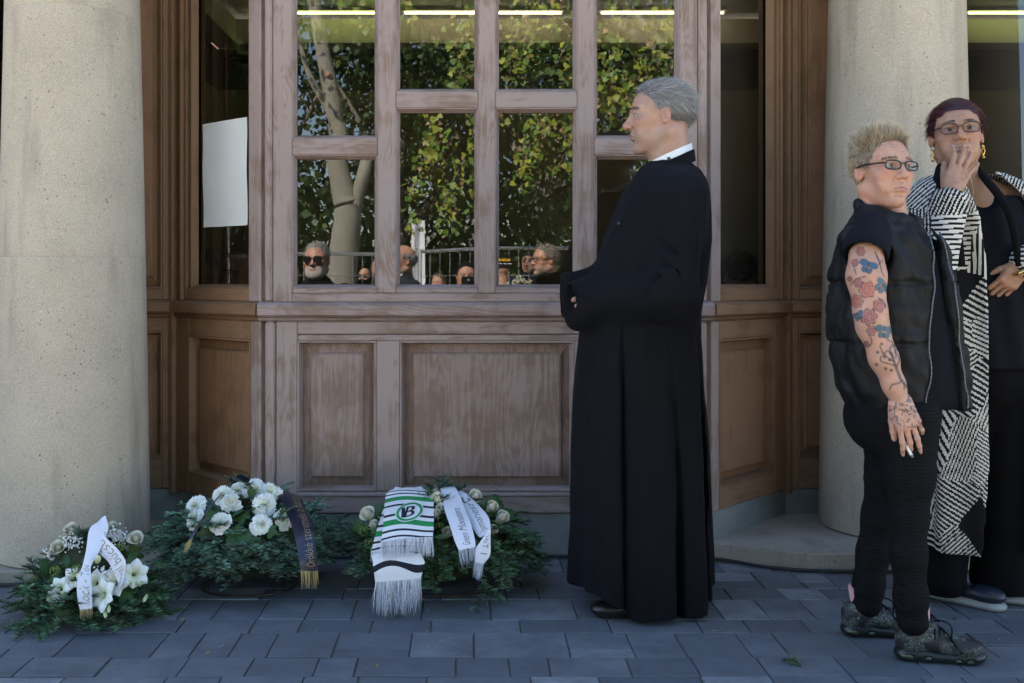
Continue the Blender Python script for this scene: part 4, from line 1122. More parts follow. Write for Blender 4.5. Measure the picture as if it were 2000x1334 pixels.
def woman_vest():
    P = lambda px, py, y=WY: at(px, py, y)
    base = np.array([P(1745, 0)[0], -1.06, 0.0]); p = Person('woman with cropped blonde hair, black puffer vest and tattooed arm holding a cigarette', base)
    skin = (.47, .262, .192)
    M = rotz(rad(-166)) @ rotx(rad(2)) @ roty(rad(-2)); hc = P(1722, 337); sc = 1.0
    HV, HF, HC = make_head(.0026, skin, (.40, .19, .165), (.26, .18, .12), jaw=.98, nose=1.0, cheek=.3, age=.8, neck=.047, browdown=.7, fem=.6)
    HV = HV * [.95, 1, 1]; q_ = sstep(-.03, -.10, HV[:, 2]) * sstep(-.02, .03, HV[:, 1]); HV[:, 0] *= 1 - .13 * q_
    # turned-down mouth corners come from a soft pull on the mesh
    x, y, z = np.abs(HV[:, 0]), HV[:, 1], HV[:, 2]; HV[:, 2] -= .006 * np.exp(-(((x - .027) / .012) ** 2 + ((z + .060) / .012) ** 2)) * (y > .06)
    p.head(M, hc, sc, HV, HF, HC); T = lambda V: (M @ (np.asarray(V) * sc).T).T + hc
    p.eyes(T, (-.15, 1, .0), (.16, .22, .20)); p.brows(T, (.20, .14, .09), 150, 2, .7)
    rng = np.random.default_rng(2)
    def pred(P_): return scalp_v(P_, -.085)
    R, N = scalp(12000, pred, rng); z = R[:, 2]; y = R[:, 1]
    top = sstep(.05, .10, z); comb = np.stack([np.zeros(len(R)), np.where(y > .0, .15, -.7), np.where(z > .05, .4, -.8)], 1)
    clump = np.stack([vnoise(R, 60, 3) - .5, vnoise(R, 60, 9) - .5, vnoise(R, 60, 17) - .5], 1) * 2.4
    comb -= N * (comb * N).sum(1)[:, None]; D = N * (0.25 + .85 * top)[:, None] + comb * (1 - .35 * top)[:, None] + np.outer(top, [0, -.15, .75]) + clump * (.25 + .75 * top)[:, None]
    L = .017 + .022 * top * (.25 + 1.3 * vnoise(R, 75))
    hs = strands(R, D, L, .0012, seg=3, col0=(.19, .145, .095), col1=(.52, .43, .31), cvar=.45, rng=rng, jit=.17)
    cap = scalp_cap(pred, (.17, .125, .085), r=(.079, .101, .089)); V, F, C = join(hs, cap); p.part('hair', T(V), F, M_HAIR, C, label='short spiky blonde hair')
    fr_, ln_ = glasses(M, hc, sc, .049, .027, .016, .0023, .102, .008, 3.0); p.part('glasses', fr_[0], fr_[1], M_BLKPL); p.part('lenses', ln_[0], ln_[1], M_LENS, None, False)
    # hidden torso, upper body skin
    S = Sdf(base + [-.4, -.36, .05], base + [.42, .36, 1.52], .012)
    S.ell(P(1752, 580), (.10, .085, .20), .05); S.ell(P(1760, 760), (.11, .10, .11), .05); S.cap(P(1736, 395), P(1748, 470), .048, .055, .04)
    V, F = S.mesh(); p.body(V, F, np.tile(np.array(skin) * .95, (len(V), 1)))
    # right arm
    A = [P(1692, 500, -1.215), P(1692, 540, -1.245), P(1700, 612, -1.262), P(1707, 643, -1.262), P(1726, 700, -1.265), P(1746, 752, -1.268), P(1757, 782, -1.27)]
    S = Sdf(A[0] - [.12, .12, .62], A[0] + [.22, .12, .12], .0028)
    S.chain(A, [.050, .054, .045, .041, .039, .030, .026], .02); S.ell(P(1689, 640, -1.255), (.02, .022, .022), .02)
    V, F = S.mesh(); C = np.tile(np.array(skin), (len(V), 1)) * (.9 + .2 * vnoise(V, 60))[:, None]
    p.body(V, F, tattoo(V, C))
    # hand with cigarette
    fw = P(1782, 850, -1.29) - A[-1]
    cu = [(.25, .35, .2), (.35, .45, .25), (.22, .30, .2), (.45, .7, .4)]
    hV, hF, hC, tips, R_ = make_hand(A[-1], fw, (-.15, -1, .1), 1, cu, (.10, .02, -.05, -.20), .92, .0022, (.35, .15, .25), (.50, .285, .215))
    # inked scribbles on the back of the hand and fingers
    Zd = hV[:, 1] + CAM_D; HX = hV[:, 0] / Zd * FPX + 915; HY = 550 - (hV[:, 2] - CAM_H) / Zd * FPX
    ink = ((vnoise(np.stack([HX, HY, HX * 0], 1), .32) > .60) & (HY > 762) & (HY < 835) & (hV[:, 1] < -1.268)) * .75
    hC = hC * (1 - ink[:, None]) + np.array((.05, .06, .075)) * ink[:, None]
    hr = sstep(9, 6, np.hypot((HX - 1763) / 1.2, HY - 776)) * .7; hC = hC * (1 - hr[:, None]) + np.array((.50, .13, .22)) * hr[:, None]
    p.body(hV, hF, np.clip(hC, 0, 1))
    V, F, C = nails(tips, R_, (.55, .34, .30)); p.part('fingernails', V, F, M_EYE, C, label='stuff')
    c0 = (tips[0][0] + tips[1][0]) / 2 + np.array([0, -.012, 0]); d = np.array([.1, -.75, -.65]); d /= np.linalg.norm(d)
    V, F = tube([c0 - d * .03, c0 + d * .022], .0042, 10); V2, F2 = tube([c0 + d * .0222, c0 + d * .029], [.0041, .0032], 10)
    cig = join((V, F, (.75, .74, .70)), (V2, F2, (.16, .15, .14)))
    tag(mk('cigarette', cig[0], cig[1], M_VC, None, True, cig[2]), 'short lit cigarette between the tattooed hand\'s fingers', 'cigarette')
    # t-shirt with short sleeve
    zt = [(432, 1722, 1778, .06), (455, 1690, 1800, .09), (490, 1668, 1820, .11), (560, 1655, 1838, .12), (680, 1655, 1864, .125), (775, 1662, 1884, .13), (792, 1668, 1884, .125)]
    zs = [P(0, q[0])[2] for q in zt]; f, lo, hi = loft_field(zs, [P(q[1], 0)[0] for q in zt], [P(q[2], 0)[0] for q in zt], [q[3] for q in zt], WY, 2.2)
    S = Sdf(base + [-.42, -.42, .6], base + [.42, .36, 1.5], .008); S.put(f, lo, hi, .01)
    S.cap(P(1697, 455, -1.13), P(1691, 490, -1.215), .068, .068, .03); S.cap(P(1688, 508, -1.235), P(1686, 560, -1.25), .061, .062, .004, sub=True)
    V, F = S.mesh(); V = relax(V, F, 2); p.part('t_shirt', V, F, M_NAVY)
    # puffer vest: channels quilted at three heights, open front
    seams = [P(0, v)[2] for v in (455, 552, 668)]
    vt = [(436, 1682, 1800, .085), (452, 1655, 1820, .115), (480, 1636, 1838, .135), (540, 1624, 1852, .145), (620, 1620, 1866, .150), (700, 1626, 1880, .152), (760, 1642, 1886, .148), (796, 1664, 1884, .135)]
    zs = [P(0, q[0])[2] for q in vt]
    F1 = np.array([math.sin(rad(30)), -math.cos(rad(30))]); Lt = np.array([math.cos(rad(30)), math.sin(rad(30))]); cxy = P(1752, 600)[:2]
    def quilt(u, v, Z, X, Y):
        d = 0
        for s in seams: d = d + .008 * np.exp(-((Z - s) / .006) ** 2)
        d = d - .006 * np.cos(np.arctan2(v, u) * 9 + 3 * Z) * .6
        wr = .003 * np.sin(38 * (X - .6 * Y) + 9 * np.sin(9 * Z + 5 * X))
        return d + wr
    f, lo, hi = loft_field(zs, [P(q[1], 0)[0] for q in vt], [P(q[2], 0)[0] for q in vt], [q[3] for q in vt], WY, 2.3, quilt)
    S = Sdf(base + [-.46, -.46, .55], base + [.5, .42, 1.55], .007); S.put(f, lo, hi, .01)
    S.cap(P(1698, 456, -1.12), P(1680, 474, -1.155), .072, .062, .04)       # shoulder
    S.cap(P(1715, 462, -1.08), P(1762, 468, -1.10), .060, .058, .03)
    # armhole
    S.cap(P(1692, 500, -1.40), P(1694, 500, -1.16), .078, .066, .012, sub=True); S.cap(P(1694, 520, -1.38), P(1696, 570, -1.22), .066, .055, .02, sub=True)
    # hollow inside and front opening
    S.cap(P(1745, 440), P(1755, 480), .085, .11, .02, sub=True)
    ztop, zbot = P(0, 425)[2], P(0, 800)[2]
    def opening(X, Y, Z):
        fx = (X - cxy[0]) * F1[0] + (Y - cxy[1]) * F1[1]; lx = (X - cxy[0]) * Lt[0] + (Y - cxy[1]) * Lt[1]
        q = np.clip((ztop - Z) / (ztop - zbot), 0, 1); w = .018 + .045 * q ** .8
        return np.maximum(np.abs(lx - .012) - w, .02 - fx)
    S.put(opening, base + [-.4, -.4, .6], base + [.45, .4, 1.48], .006, True)
    # stand-up collar
    for k in range(17):
        a0, a1 = rad(-130 + k * 22), rad(-130 + (k + 1) * 22); cc = P(1734, 420)
        if k == 3: continue
        q = lambda a, rz: cc + np.array([.088 * math.cos(a), .080 * math.sin(a), rz - .034 * math.cos(a + .9)])
        S.cap(q(a0, -.028), q(a1, -.028), .017, .017, .015); S.cap(q(a0, .010), q(a1, .010), .012, .012, .015)
    V, F = S.mesh(); V = relax(V, F, 1, .4)
    Nn = vnormals(V, F); V = V + Nn * (.013 * (vnoise((V + V[:, [2, 0, 1]] * .4) * [1, 1, .6], 20) - .5) + .009 * (vnoise((V + V[:, [2, 0, 1]] * .5) * [1, 1, .4], 46) - .5) + .007 * sum(np.exp(-((V[:, 2] - q) / .035) ** 2) for q in seams) * (vnoise(V * [1, 1, .3], 75, 5) - .5))[:, None]
    p.part('puffer_vest', V, F, M_NYLON)
    # zip teeth along both front edges of the opening
    fx = (V[:, :2] - cxy) @ F1; lx = (V[:, :2] - cxy) @ Lt
    for sg in (-1, 1):
        q = []
        for z in np.linspace(zbot + .02, ztop - .05, 26):
            w = .018 + .045 * ((ztop - z) / (ztop - zbot)) ** .8; m = (np.abs(V[:, 2] - z) < .012) & (np.abs(lx - .012 - sg * w) < .014) & (fx > .03)
            if m.any(): k = np.nonzero(m)[0][np.argmax(fx[m])]; q.append([V[k, 0] + F1[0] * .003, V[k, 1] + F1[1] * .003, z])
        q = np.array(q); q[1:-1] = (q[:-2] + q[1:-1] * 2 + q[2:]) / 4; q = spline(q, 90); ZV, ZF = tube(q, .0026 + .0008 * np.sin(np.arange(90) * 2.5), 5); p.part('zip', ZV, ZF, M_ZIP)
    # leggings
    S = Sdf(base + [-.32, -.36, .04], base + [.32, .36, .95], .0065)
    S.ell(P(1745, 812), (.125, .135, .12), .05); S.ell(P(1712, 815), (.09, .12, .10), .05)
    S.chain([P(1772, 810, -1.12), P(1776, 930, -1.14), P(1775, 1010, -1.15), P(1774, 1080, -1.16), P(1779, 1165, -1.16), P(1783, 1212, -1.165)], [.098, .070, .052, .050, .046, .046], .03)
    S.chain([P(1742, 815, -.98), P(1735, 930, -.965), P(1716, 1010, -.95), P(1706, 1080, -.94), P(1697, 1140, -.935), P(1693, 1178, -.935)], [.095, .068, .050, .050, .045, .046], .03)
    for i in range(9):   # bunched rings near the ankles
        S.cap(P(1745, 1132 + i * 9, -1.165) + [0, -.02, 0], P(1815, 1128 + i * 9, -1.165) + [0, -.02, 0], .004, .004, .01, sub=True) if i % 2 else None
    V, F = S.mesh(); V = relax(V, F, 1, .4); Nn = vnormals(V, F)
    V = V + Nn * (.0035 * (vnoise(V * [1, 1, 2.2], 15) - .5) * sstep(.55, .15, V[:, 2]) + .003 * (vnoise(V * [1, 1, 2], 30) - .5))[:, None]
    p.part('leggings', V, F, M_LEGG)
    for hx, hy, yy, ang, k in ((1752, 1290, -1.13, rad(-9), 0), (1647, 1240, -.92, rad(-4), 1)):
        heel = P(hx, 0, yy) * [1, 1, 0]
        a = heel + np.array([.062, 0, .07]); V, F = tube([a, a + [.0, 0, .03], a + [-.005, 0, .09]], [.037, .036, .040], 16)
        c = np.array([(.50, .24, .25) if n_ > .55 else (.42, .10, .09) if n_ > .42 else (.55, .36, .36) for n_ in vnoise(V, 60)]); p.part('sock', V, F, M_VC, c)
        for nm, V, F, m in sneaker(heel, ang, seedk=k): p.part(nm, V, F, m, label='stuff' if nm in ('sole_window', 'laces') else None)
    return p.build()
M_ZIP = plain('zip_metal', (.10, .11, .13), .4, .3, 400, .2, .6)

# ================================================================== woman in the patterned coat
def knit():
    m, nt, b = newmat('patterned_knit'); tc = nd(nt, 'TexCoord').outputs['Object']
    sn = nd(nt, 'VectorMath', {0: tc, 1: (.004, .004, .004)}, operation='SNAP').outputs[0]
    sp = nd(nt, 'SeparateXYZ', {0: sn}); u = math_(nt, 'SUBTRACT', sp.outputs[0], math_(nt, 'MULTIPLY', sp.outputs[1], .55)); zz = sp.outputs[2]
    cv = nd(nt, 'CombineXYZ', {0: math_(nt, 'ADD', u, 3.7), 1: math_(nt, 'MULTIPLY_ADD', zz, .8, 1.9), 2: 0.0})
    vo = nd(nt, 'TexVoronoi', {'Vector': cv.outputs[0], 'Scale': 8.0}, feature='F1', voronoi_dimensions='2D', distance='MINKOWSKI'); vo.inputs['Exponent'].default_value = 6.0
    rc = nd(nt, 'SeparateXYZ', {0: vo.outputs['Color']}); r1, r2, r3 = rc.outputs
    ang = math_(nt, 'MULTIPLY', r1, 6.28); ca, sa = math_(nt, 'COSINE', ang), math_(nt, 'SINE', ang)
    ph = math_(nt, 'ADD', math_(nt, 'MULTIPLY', u, ca), math_(nt, 'MULTIPLY', zz, sa))
    fq = math_(nt, 'MULTIPLY_ADD', r2, 330.0, 250.0); st = math_(nt, 'GREATER_THAN', math_(nt, 'SINE', math_(nt, 'MULTIPLY', ph, fq)), math_(nt, 'MULTIPLY_ADD', r3, .8, -.35))
    solid = math_(nt, 'GREATER_THAN', r3, .965); sol2 = math_(nt, 'LESS_THAN', r3, .06)
    f = math_(nt, 'MAXIMUM', math_(nt, 'MULTIPLY', st, math_(nt, 'SUBTRACT', 1.0, sol2)), solid)
    c = mixc(nt, f, (.010, .010, .012), (.60, .58, .54)); nt.links.new(c, b.inputs['Base Color']); b.inputs['Roughness'].default_value = .95
    b.inputs['Specular IOR Level'].default_value = .15
    bump(nt, b, math_(nt, 'ADD', math_(nt, 'MULTIPLY', f, .4), noise(nt, tc, 350, 2)), .4, .003); return m
M_KNIT = knit()
CY = -0.60
def woman_coat():
    P = lambda px, py, y=CY: at(px, py, y)
    base = np.array([P(1930, 0)[0], CY, 0.0]); p = Person('dark-red-haired woman in a black and white patterned coat, hand at her mouth', base)
    skin = (.37, .205, .135)
    M = rotz(rad(161)) @ rotx(rad(4)) @ roty(rad(3)); hc = P(1868, 266); sc = 1.05
    HV, HF, HC = make_head(.0026, skin, (.34, .14, .12), (.11, .065, .045), jaw=.98, nose=1.0, cheek=.3, age=.9, neck=.055, browdown=.4, fem=.8)
    p.head(M, hc, sc, HV, HF, HC); T = lambda V: (M @ (np.asarray(V) * sc).T).T + hc
    p.eyes(T, (0, 1, .03), (.06, .04, .03)); p.brows(T, (.05, .028, .02), 150, 3, .4)
    rng = np.random.default_rng(3); pred = lambda Q: scalp_v(Q, -.07, .014)
    R, N = scalp(8000, pred, rng); comb = np.stack([np.sign(R[:, 0]) * .25, -np.ones(len(R)), np.where(R[:, 2] > .06, .0, -.5)], 1); comb -= N * (comb * N).sum(1)[:, None]
    hs = strands(R, comb + N * np.where((R[:, 1] > .02), .30, .08)[:, None], np.where(R[:, 2] > .05, .05, .03), .0015, bend=(0, -.2, -.4), seg=3, col0=(.034, .006, .010), col1=(.075, .010, .016), cvar=.45, rng=rng, jit=.07)
    cap = scalp_cap(pred, (.026, .005, .008), r=(.083, .106, .098)); V, F, C = join(hs, cap); p.part('hair', T(V), F, M_HAIR, C)
    fr_, ln_ = glasses(M, hc, sc, .050, .034, .017, .0019, .103, .007, 3.4); p.part('glasses', fr_[0], fr_[1], plain('dark_red_frame', (.03, .008, .012), .3)); p.part('lenses', ln_[0], ln_[1], M_LENS, None, False)
    for s in (-1, 1):
        P_ = [(s * .079 + .004 * math.sin(3 * t), .0 + .012 * math.sin(t) * .6, -.060 + .021 * math.cos(t)) for t in np.linspace(0, 2 * math.pi, 25)[:-1]]
        V, F = tube(P_, .0022 + .0009 * np.sin(np.arange(24) * 1.6), 6, True); p.part('hoop_earring', T(V), F, M_GOLD)
    # chest, neck, hidden torso and arms
    S = Sdf(base + [-.36, -.36, .05], base + [.40, .3, 1.60], .012)
    S.ell(P(1932, 500), (.15, .105, .26), .05); S.ell(P(1935, 720), (.15, .12, .16), .05); S.cap(P(1885, 345), P(1912, 400), .055, .085, .04); S.cap(P(1842, 392), P(1985, 392), .045, .045, .05)
    V, F = S.mesh(); p.body(V, F, np.tile(np.array(skin) * .95, (len(V), 1)))
    # raised right hand at the mouth
    wr = P(1858, 372, -.83); tip = P(1896, 282, -.79)
    cu = [(.10, .35, .25), (.05, .30, .25), (.05, .28, .2), (.0, .35, .3)]
    fw = tip - wr
    V, F, C, tips, R_ = make_hand(wr, fw, (-.05, -1, .12), -1, cu, (.16, .0, -.08, -.34), .98, .0022, (.25, .1, .45), skin); p.body(V, F, C)
    V, F, C = nails(tips, R_, (.62, .50, .55)); p.part('fingernails', V, F, M_EYE, C, label='stuff')
    c0 = tips[0][0] * .5 + tips[1][0] * .5; d = np.array([-.25, -1, -.1]); d /= np.linalg.norm(d)
    V, F = tube([c0 - d * .03, c0 + d * .006], .0040, 10); V2, F2 = tube([c0 + d * .0062, c0 + d * .012], [.004, .003], 10); cig = join((V, F, (.62, .60, .55)), (V2, F2, (.12, .11, .10)))
    tag(mk('cigarette', cig[0], cig[1], M_VC, None, True, cig[2]), 'cigarette held to the mouth of the woman in the patterned coat', 'cigarette')
    el = P(1822, 528, -.86); S = Sdf(el - [.15, .12, .12], el + [.22, .2, .36], .006); S.cap(el, wr, .045, .031, .02); V, F = S.mesh(); p.body(V, F, np.tile(np.array(skin), (len(V), 1)))
    # left hand on the hip with bracelet
    V, F, C, t2, R2 = make_hand(P(1997, 520, -.76), (-.55, .25, -.75), (.1, -1, 0), 1, [(.3, .5, .3)] * 4, (.05, .0, -.03, -.08), .95, .003, (.5, .3, .3), skin); p.body(V, F, C)
    c = P(1992, 528, -.76); B = [c + np.array([.034 * math.cos(t) * .8, .034 * math.sin(t), .034 * math.cos(t) * .5]) for t in np.linspace(0, 2 * math.pi, 21)[:-1]]
    V, F = tube(B, .0045 + .0012 * np.sin(np.arange(20) * 2.2), 6, True); p.part('bracelet', V, F, M_GOLD)
    # necklace
    V, F = tube(spline(np.array([P(1833, 345, -.66), P(1842, 372, -.69), P(1866, 392, -.72), P(1900, 384, -.70), P(1896, 350, -.67), P(1888, 335, -.66)]), 60), .0016 + .0007 * np.sin(np.arange(60) * 2.4), 5); p.part('necklace', V, F, M_GOLD)
    # black top
    tt = [(385, 1868, 1985, .10), (400, 1856, 1998, .115), (440, 1852, 2010, .125), (520, 1850, 2012, .135), (600, 1858, 2008, .13), (680, 1856, 2014, .14), (716, 1852, 2018, .145)]
    zs = [P(0, q[0])[2] for q in tt]; fo = lambda u, v, Z, X, Y: -.004 * np.sin(9 * np.arctan2(v, u) + 8 * Z) + .010 * np.exp(-((Z - P(0, 575)[2] - .02 * np.sin(6 * u)) / .03) ** 2)
    f, lo, hi = loft_field(zs, [P(q[1], 0)[0] for q in tt], [P(q[2], 0)[0] for q in tt], [q[3] for q in tt], CY, 2.3, fo)
    S = Sdf(base + [-.30, -.32, .75], base + [.32, .3, 1.6], .0075); S.put(f, lo, hi, .008)
    S.cap(P(1915, 352, CY - .14), P(1925, 378, CY - .12), .060, .060, .01, sub=True)
    V, F = S.mesh(); V = relax(V, F, 2); p.part('black_top', V, F, M_NAVY)
    # wide trousers
    S = Sdf(base + [-.38, -.32, .02], base + [.38, .32, 1.0], .009)
    S.ell(P(1932, 730), (.155, .125, .14), .05)
    S.chain([P(1968, 730), P(1962, 900), P(1955, 1010), P(1952, 1128, -.58)], [.10, .088, .088, .098], .03); S.chain([P(1898, 730, -.58), P(1876, 900, -.56), P(1850, 1010, -.55), P(1838, 1130, -.59)], [.10, .085, .08, .085], .03)
    S.put(lambda X, Y, Z: Z - .035 + X * 0 + Y * 0, (-9, -9, -.1), (9, 9, .035), .004, True)
    V, F = S.mesh(); V = relax(V, F, 1); Nn = vnormals(V, F); V = V + Nn * (.012 * (vnoise(V * [1, 1, .4], 14) - .5))[:, None]; p.part('trousers', V, F, M_BLACK)
    # coat
    ct = [(338, 1842, 1950, .07), (350, 1822, 1975, .11), (368, 1800, 2000, .135), (400, 1790, 2018, .15), (470, 1796, 2024, .155), (560, 1806, 2026, .16), (650, 1810, 2030, .165), (800, 1812, 2040, .175), (950, 1808, 2050, .185), (1064, 1802, 2060, .19)]
    zs = [P(0, q[0])[2] for q in ct]
    def fo(u, v, Z, X, Y):
        q = np.clip((1.4 - Z) / 1.2, 0, 1); th = np.arctan2(v, u); return -.012 * q * np.sin(7 * th + 1) - .006 * np.sin(12 * th + 4 * Z)
    f, lo, hi = loft_field(zs, [P(q[1], 0)[0] for q in ct], [P(q[2], 0)[0] for q in ct], [q[3] for q in ct], CY, 2.3, fo)
    f_in, lo2, hi2 = loft_field([z_ for z_ in zs], [P(q[1] + 10, 0)[0] for q in ct], [P(q[2] - 10, 0)[0] for q in ct], [q[3] - .018 for q in ct], CY, 2.3, fo)
    S = Sdf(base + [-.42, -.45, .15], base + [.36, .34, 1.62], .0075); S.put(f, lo, hi, .01)
    S.cap(P(1818, 385), P(1812, 440, -.66), .075, .078, .04)
    S.put(f_in, lo2, hi2 + np.array([0, 0, .1]), .004, True)
    xo = [P(q, 0)[0] for q in (1868, 1950)]
    def open_(X, Y, Z):
        z = Z[0, 0, :]; a = np.interp(z, [P(0, v)[2] for v in (1064, 900, 700, 520, 430, 395, 345)], [P(v, 0)[0] for v in (1872, 1886, 1888, 1884, 1874, 1862, 1850)])
        b_ = np.interp(z, [P(0, v)[2] for v in (1064, 700, 480, 400, 345)], [P(v, 0)[0] for v in (1990, 1990, 1985, 1972, 1925)])
        return np.maximum(np.maximum(a[None, None, :] - X, X - b_[None, None, :]), Y - CY + .02)
    S.put(open_, base + [-.3, -.4, .1], base + [.3, .1, 1.65], .004, True)
    sh, el, cf = P(1812, 395, -.66), P(1820, 525, -.86), P(1853, 402, -.84)
    S.cap(sh, el, .078, .072, .03); S.cap(el, cf, .072, .060, .02); S.cap(cf, cf + (wr - cf) * .25, .060, .062, .01)
    S.cap(cf + (wr - cf) * .05, wr + (wr - cf) * .3, .046, .05, .004, sub=True)
    sh, el, cf = P(2018, 400, -.62), P(2062, 520, -.66), P(2008, 512, -.75); S.cap(sh, el, .075, .07, .03); S.cap(el, cf, .07, .062, .02)
    V, F = S.mesh(); V = relax(V, F, 1, .5); p.part('patterned_coat', V, F, M_KNIT)
    # black shawl edge round the neck
    for st in ([(1826, 332, 1838, 318, -.62), (1822, 360, 1842, 350, -.70), (1836, 398, 1858, 388, -.765), (1856, 440, 1876, 432, -.785), (1868, 520, 1886, 520, -.79)], [(1914, 326, 1903, 328, -.62), (1936, 350, 1920, 352, -.70), (1966, 388, 1948, 388, -.755), (1985, 432, 1970, 432, -.775), (1997, 520, 1986, 520, -.785)]):
        V, F, uv = Ribbon(st, 40, .006).solid(6, .008); p.part('coat_edge', V, F, M_BLACK)
    # shoes: navy slip-ons with white soles
    for hx, yy, ang in ((1812, -.53, rad(-40)), (1918, -.57, rad(-18))):
        heel = P(hx, 0, yy) * [1, 1, 0]; R = rotz(ang); TT = lambda V: (R @ np.asarray(V).T).T + heel
        S = Sdf((-.03, -.06, -.005), (.30, .06, .12), .0038); S.ell((.045, 0, .05), (.05, .036, .04), .02); S.ell((.15, 0, .05), (.09, .038, .03), .02); S.ell((.205, 0, .047), (.055, .044, .030), .02)
        S.cap((.06, 0, .11), (.07, 0, .06), .030, .027, .006, sub=True); S.ell((.125, 0, .085), (.020, .03, .02), .004, sub=True); S.ell((.155, 0, .085), (.010, .05, .02), .004, sub=True)
        V, F = S.mesh(); p.part('shoe_upper', TT(V), F, M_NAVYL)
        S = Sdf((-.03, -.06, -.01), (.30, .06, .06), .0038); S.cap((.03, 0, .020), (.215, 0, .014), .042, .047, .006, sq=(1, 1, .45)); S.put(lambda X, Y, Z: Z + X * 0 + Y * 0, (-1, -1, -.02), (1, 1, 0), .001, True)
        V, F = S.mesh(); p.part('shoe_sole', TT(V), F, M_SOLEW)
        V, F = tube([heel + R @ np.array([.06, 0, .03]), heel + R @ np.array([.06, 0, .16])], .033, 14); p.part('sock', V, F, M_VC, np.tile(np.array(skin), (len(V), 1)))
    return p.build()
M_NAVYL = plain('navy_leather', (.012, .016, .028), .4, .2, 50, .1)
# ================================================================== flowers and wreaths
def to_dir(d, roll=0.0):
    d = np.array(d, float); d /= np.linalg.norm(d); a = np.array([0, 0, 1.0]) if abs(d[2]) < .95 else np.array([1.0, 0, 0])
    x = np.cross(a, d); x /= np.linalg.norm(x); y = np.cross(d, x); c, s = math.cos(roll), math.sin(roll)
    return np.stack([x * c + y * s, -x * s + y * c, d], 1)
def petal_grid(nu, nv, fn):
    V = np.array([fn(i / nu, j / nv * 2 - 1) for j in range(nv + 1) for i in range(nu + 1)], float); w = nu + 1
    F = np.array([(j * w + i, j * w + i + 1, (j + 1) * w + i + 1, (j + 1) * w + i) for j in range(nv) for i in range(nu)]); return V, F
def carnation(seed):
    r = np.random.default_rng(seed); parts = []
    for k in range(44):
        ph = r.uniform(0, 2 * math.pi); el = r.uniform(.05, 1.0) ** .8 * 1.45; L = r.uniform(.85, 1.1) * (.75 + .25 * el / 1.45); w = r.uniform(.30, .45); a, b_ = r.uniform(0, 6, 2)
        M = rotz(ph)
        def fn(u, v):
            t = .1 + .95 * u; z = L * t * math.cos(el) + .10 * math.sin(5 * v + a) * u ** 2 + .05 * math.sin(11 * v + b_) * u ** 3; x = L * t * math.sin(el) * (1 + .06 * math.sin(9 * v + b_) * u ** 4); return (x - .06 * abs(v) * u, v * w * u ** .7, z * .62 - (.30 * u ** 2 * math.sin(el)))
        V, F = petal_grid(4, 6, fn); sh = r.uniform(.9, 1.0); t = np.clip(np.linalg.norm(V, axis=1), 0, 1)[:, None]
        parts.append(((M @ V.T).T, F, (np.array((.72, .76, .58)) * (1 - t) + np.array((.80, .81, .80)) * t) * sh))
    return join(*parts)
def rose(seed, opened=.6):
    r = np.random.default_rng(seed); parts = []
    for k in range(16):
        f = k / 15; ph = k * 2.4; R = .12 + .50 * f; hgt = 1.6 - .45 * f; fl = .55 * opened * f ** 1.8; w = 1.25 - .25 * f; a = r.uniform(0, 6)
        def fn(u, v):
            an = v * w; rr = R * (.55 + .45 * u) + fl * .42 * u ** 3 + .02 * math.sin(3 * v + a) * u; z = hgt * u - fl * .45 * u ** 4 - .10 * v * v * u + .03 * math.sin(4 * v + a) * u
            return (rr * math.cos(an) - .04 * f, rr * math.sin(an), z)
        V, F = petal_grid(5, 6, fn); t = np.clip(V[:, 2:3] / 1.1, 0, 1); parts.append(((rotz(ph) @ V.T).T, F, np.array((.68, .70, .50)) * (1 - t) + np.array((.86, .85, .75)) * t))
    for k in range(5):
        def fn(u, v): return (.30 + .30 * u + .15 * u * u, v * .13 * (1 - u), -.05 + .15 * math.sin(u * 2.2))
        V, F = petal_grid(4, 2, fn); parts.append(((rotz(k * 1.256) @ V.T).T, F, (.13, .22, .05)))
    return join(*parts)
def gladiolus(seed):
    r = np.random.default_rng(seed); parts = []
    for k in range(6):
        s = 1 if k % 2 else .92; a = r.uniform(0, 6)
        def fn(u, v):
            rr = .10 + .85 * u ** 1.6 * s; return (rr, v * (.42 * math.sin(math.pi * min(1, u * .93 + .05)) ** .8) * (1 if u < .98 else .4), .75 * u - .42 * u ** 3 + .05 * math.sin(4 * v + a) * u - .10 * v * v)
        V, F = petal_grid(7, 6, fn); t = np.clip(V[:, 0:1], 0, 1); parts.append(((rotz(k * 1.047 + .1) @ V.T).T, F, np.array((.55, .62, .30)) * (1 - t) ** 2 + np.array((.80, .82, .84)) * (1 - (1 - t) ** 2)))
    for k in range(3):
        V, F = tube([(0.02 * math.cos(k * 2), .02 * math.sin(k * 2), .1), (.10 * math.cos(k * 2), .10 * math.sin(k * 2), .55)], .02, 5); parts.append((V, F, (.70, .68, .45)))
    return join(*parts)
def bud():
    V, F, D = ball((0, 0, .5), 1, 8); V = V * [.22, .22, .5] + [0, 0, .25]; t = np.clip((V[:, 2:3]) / .9, 0, 1); return V, F, np.array((.20, .34, .08)) * (1 - t) + np.array((.62, .68, .45)) * t
def ivy(seed):
    r = np.random.default_rng(seed); V = [(0, .05, 0)]; n = 40
    for k in range(n + 1):
        t = -math.pi * .93 + 2 * math.pi * .93 * k / n; rr = .55 + .30 * abs(math.cos(2.5 * t)) ** 1.2 + .15 * math.cos(t); x, y = rr * math.sin(t), rr * math.cos(t) + .25
        V.append((x, y, -.25 * abs(x) ** 1.3 + .04 * math.sin(6 * t) - .15 * y * y))
    F = [(0, k, k + 1, k + 2) for k in range(1, n, 2)]; V = np.array(V); c = np.tile(np.array((.022, .060, .014)), (len(V), 1)); c[0] = (.045, .10, .03); return V[:, [0, 1, 2]] * [1, 1, 1], np.array(F)[:, ::-1], c
